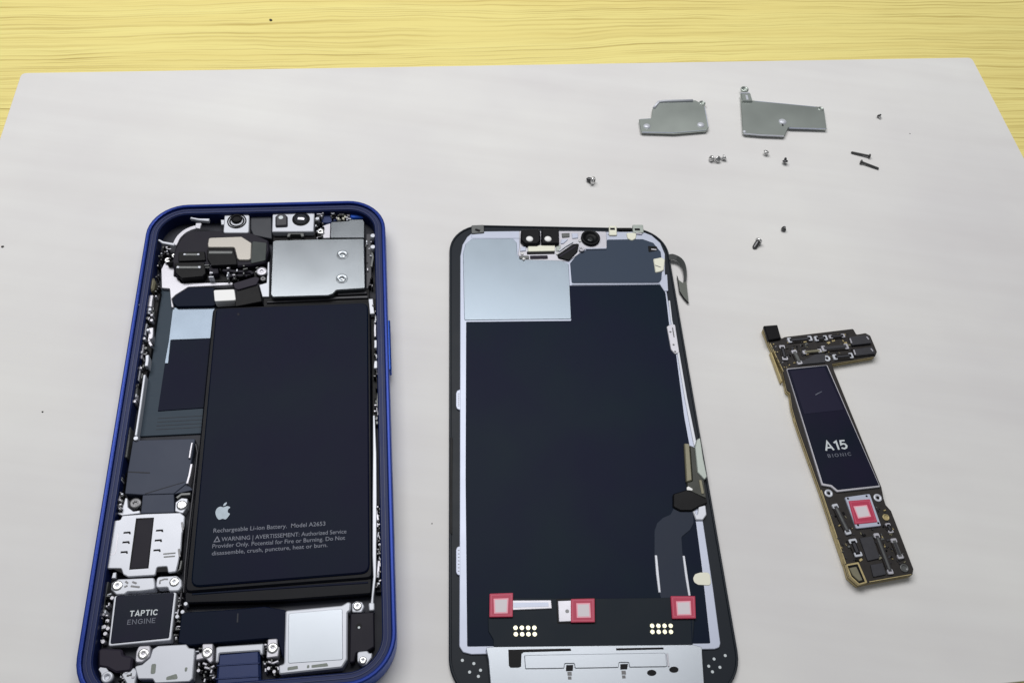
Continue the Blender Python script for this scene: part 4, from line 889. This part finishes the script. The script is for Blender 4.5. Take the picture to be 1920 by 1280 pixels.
# ================================================================== SHIELD PLATES
def dome(c, r, h, z, m, parent, name='dome'):
    return add(name, MB().revolve(U(*c, z), [(r * 1.05, -.1), (r, .02), (r * .85, h * .55), (r * .55, h * .9), (r * .2, h)], 22), m, parent)
pc = U(1265, 220, ZM)
pa = thing('shield_plate', 'smaller grey metal shield plate with two shiny domes and a bright lip', 'metal plate', (pc.x, pc.y, ZM), .2, 'metal shield plates')
plate('plate_body', 'plate', pa, [(1198, 223), (1221, 221.5), (1223.5, 204), (1234, 190), (1304, 188), (1321, 197), (1329, 239), (1325, 245), (1265, 250), (1202, 248)], 2.0, 1.5, .15, .6)
plate('plate_skirt', 'plate', pa, [(1203, 224), (1226, 222), (1229, 205), (1238, 193), (1302, 191), (1318, 199), (1324, 239), (1264, 246), (1206, 245)], 1.55, ZM, .05, .3)
add('plate_lip', MB().tube([U(1226, 203, 2.1), U(1235, 191.5, 2.1), U(1246, 190, 2.2), U(1299, 188.8, 2.2)], .5, 10), 'white', pa)
add('screw_loop', MB().revolve(U(1317, 193, 2.1), [(1.2, -.5), (1.2, -.05), (1.05, .1), (.75, .1), (.65, -.4)], 20), 'plate', pa)
dome((1213, 237), 1.3, .5, 2.0, 'white', pa); dome((1314, 234.5), 1.3, .5, 2.0, 'white', pa)
bar('edge_highlight', 'frame', pa, [(1204, 247.5), (1264, 249), (1324, 244)], .3, 2.03, 1.7, .08); bar('edge_highlight', 'frame', pa, [(1321, 200), (1328, 238)], .3, 2.03, 1.7, .08)  # pale bars put in for the reflections along the plate edges
bar('edge_highlight', 'frame', pa, [(1199, 224), (1220, 222.5)], .25, 2.03, 1.7, .08)
pc = U(1470, 215, ZM)
pb = thing('shield_plate', 'wider greenish grey metal shield plate with a loop tab and stepped edge', 'metal plate', (pc.x, pc.y, ZM), .1, 'metal shield plates')
plate('plate_body', 'plate', pb, [(1389, 188), (1414, 188.5), (1534, 200), (1545, 203), (1550.5, 242.5), (1478, 239), (1471, 255.5), (1393, 250)], 2.0, 1.5, .15, .5)
plate('plate_skirt', 'plate', pb, [(1394, 192), (1414, 192), (1532, 203), (1541, 206), (1545, 238), (1472, 235), (1467, 251), (1397, 246)], 1.55, ZM, .05, .3)
plate('loop_tab', 'plate', pb, [(1389, 174), (1407, 174), (1412, 190), (1391, 190)], 2.6, 1.6, .3, .5)
bar('tab_glint', 'white', pb, [(1400, 178), (1402, 187)], .9, 2.75, 2.4, .15, .2)
bar('tab_bend', 'white', pb, [(1389, 174), (1406, 174)], .6, 2.8, 2.2, .15)
add('screw_loop', MB().revolve(U(1396.5, 167, 2.6), [(1.5, -.6), (1.5, -.05), (1.3, .12), (.9, .12), (.8, -.5)], 20), 'plate', pb)
add('screw_loop', MB().revolve(U(1539, 204, 2.1), [(1.15, -.5), (1.15, -.05), (1.0, .1), (.7, .1), (.6, -.4)], 20), 'plate', pb)
dome((1467.5, 228.5), 1.45, .55, 2.0, 'white', pb); bar('dome_slit', 'dsteel', pb, [(1467, 231), (1468, 236)], .6, 2.15, 1.8, .05)
dome((1396, 247), .6, .3, 2.0, 'white', pb, 'bead')
bar('edge_highlight', 'white', pb, [(1395, 250), (1430, 253), (1470, 254.5)], .4, 2.08, 1.6, .1)  # bright bar standing in for the edge's highlight
bar('edge_highlight', 'frame', pb, [(1480, 239.5), (1549, 241.5)], .3, 2.05, 1.6, .08); bar('edge_highlight', 'frame', pb, [(1415, 189.5), (1475, 195), (1530, 200.5)], .3, 2.05, 1.6, .08)

# ================================================================== LOOSE SCREWS
SM = {}
def screw(c, length, r_head, r_sh, rz, tilt, label, m='dsteel', mh=None, zc=None):
    """loose screw: head and shaft; axis turned rz in the plane, tilt above it (radians)"""
    key = (length, r_head, r_sh, m, mh)
    if key not in SM:
        hh = r_head * .7
        prof = [(r_sh * .35, -length), (r_sh * .9, -length + r_sh * .7)]
        n = max(3, int(length / .22))
        for i in range(n):
            y = -length + r_sh * .8 + (length - r_sh) * i / n; prof += [(r_sh * .82, y), (r_sh, y + (length - r_sh) / n * .5)]
        prof.append((r_sh, 0))
        a = MB().revolve((0, 0, 0), prof, 14).mesh('shaft'); a.materials.append(MT[m])
        b_ = MB(); seg = 24
        def rg(f, h): return [Vector((math.cos(t) * f(t), math.sin(t) * f(t), h)) for t in (2 * math.pi * i / seg for i in range(seg))]
        rec = lambda t: r_head * (.42 + .1 * math.cos(4 * t))
        R = [b_.ring(rg(lambda t: r_head * .8, 0)), b_.ring(rg(lambda t: r_head, hh * .25)), b_.ring(rg(lambda t: r_head, hh * .7)), b_.ring(rg(lambda t: r_head * .8, hh)), b_.ring(rg(rec, hh)), b_.ring(rg(rec, hh * .35))]
        for i in range(5): b_.bridge(R[i], R[i + 1], i < 3)
        b_.face(R[5]); b_.face(R[0][::-1])
        h_ = b_.mesh('head'); h_.materials.append(MT[mh or m]); SM[key] = (a, h_)
    z = zc if zc is not None else ZM + r_head * .95
    p = U(*c, z)
    t = thing('loose_screw', label, 'screw', p, 0, 'loose screws on the sheet')
    ax = Vector((math.cos(rz) * math.cos(tilt), math.sin(rz) * math.cos(tilt), math.sin(tilt)))
    t.rotation_euler = ax.to_track_quat('Z', 'Y').to_euler()
    for nm, me in zip(('shaft', 'head'), SM[key]):
        o = bpy.data.objects.new(nm, me); COL.objects.link(o); o.parent = t
    return t
screw((1110, 338), 2.1, 1.3, .75, math.radians(-25), .25, 'short silver screw lying alone just above the face-down display', 'dsteel', 'steel')
screw((1335, 297.5), 1.2, 1.05, .6, math.radians(200), .5, 'leftmost of three tiny silver screws clustered below the two metal plates', 'steel', 'steel')
screw((1345.5, 298.5), 1.2, 1.05, .6, math.radians(-60), .9, 'middle one of three tiny silver screws clustered below the two metal plates', 'steel', 'steel')
screw((1357, 296), 1.1, 1.0, .55, math.radians(20), .7, 'rightmost of three tiny silver screws clustered below the two metal plates', 'steel', 'steel')
screw((1436, 286.5), .9, 1.0, .55, math.radians(60), 1.1, 'tiny pale screw just below the wider metal plate, left of a darker one', 'steel', 'steel')
screw((1472.5, 300.5), 1.0, .95, .5, math.radians(-80), -.9, 'tiny dark screw below the step of the wider metal plate, right of a paler one', 'dsteel', 'dsteel', zc=2.0)
dark_l = mat('black_steel', (84, 84, 84), .7, .4, .2, 900); MT['bsteel'] = dark_l
a1 = math.atan2((U(1632, 293.5, 1) - U(1598, 285, 1)).y, (U(1632, 293.5, 1) - U(1598, 285, 1)).x)
screw((1629, 292.5), 6.3, .8, .42, a1, .05, 'upper of two long thin dark screws lying side by side, head to the right', 'bsteel', 'bsteel')
v2 = U(1615, 303.8, 1) - U(1645, 314, 1); a2 = math.atan2(v2.y, v2.x)
screw((1616, 304.2), 6.3, .8, .42, a2, .05, 'lower of two long thin dark screws lying side by side, head to the left', 'bsteel', 'bsteel')
screw((1649, 218), 1.1, .8, .45, math.radians(120), .4, 'tiny grey screw right of the wider metal plate, above the long screws', 'steel', 'dsteel')
screw((1470, 429), .9, .85, .5, math.radians(160), .6, 'tiny dark screw above the tilted screw near the display top right corner', 'dsteel', 'dsteel')
screw((1421.5, 453), 3.0, 1.2, .8, math.radians(62), .35, 'silver screw with washer lying tilted right of the display top corner', 'dsteel', 'steel')
# specks
def speck(c, r, z0, label):
    b = MB(); p = U(*c, z0); rn = random.Random(int(c[0])); k = 9
    pts = [Vector((p.x + math.cos(2 * math.pi * i / k) * r * rn.uniform(.6, 1.1), p.y + math.sin(2 * math.pi * i / k) * r * rn.uniform(.6, 1.1))) for i in range(k)]
    b.prism(pts, z0 + r * .8, z0, r * .3)
    o = add('dirt_speck', b, 'dirt', None); o['label'] = label; o['category'] = 'speck'; o['group'] = 'specks of dirt'
speck((508, 38.5), .62, .02, 'dark speck on the bare yellow wood above the sheet')
speck((5, 463), .42, ZM, 'dark speck at the left border of the sheet, level with the blue phone camera')
speck((80, 772), .26, ZM, 'tiny dark speck on the sheet left of the blue phone')
speck((810, 981), .17, ZM, 'tiny speck on the sheet between the blue phone and the display')
speck((1706, 251), .22, ZM, 'tiny grey speck right of the metal plates, above the long dark screws')
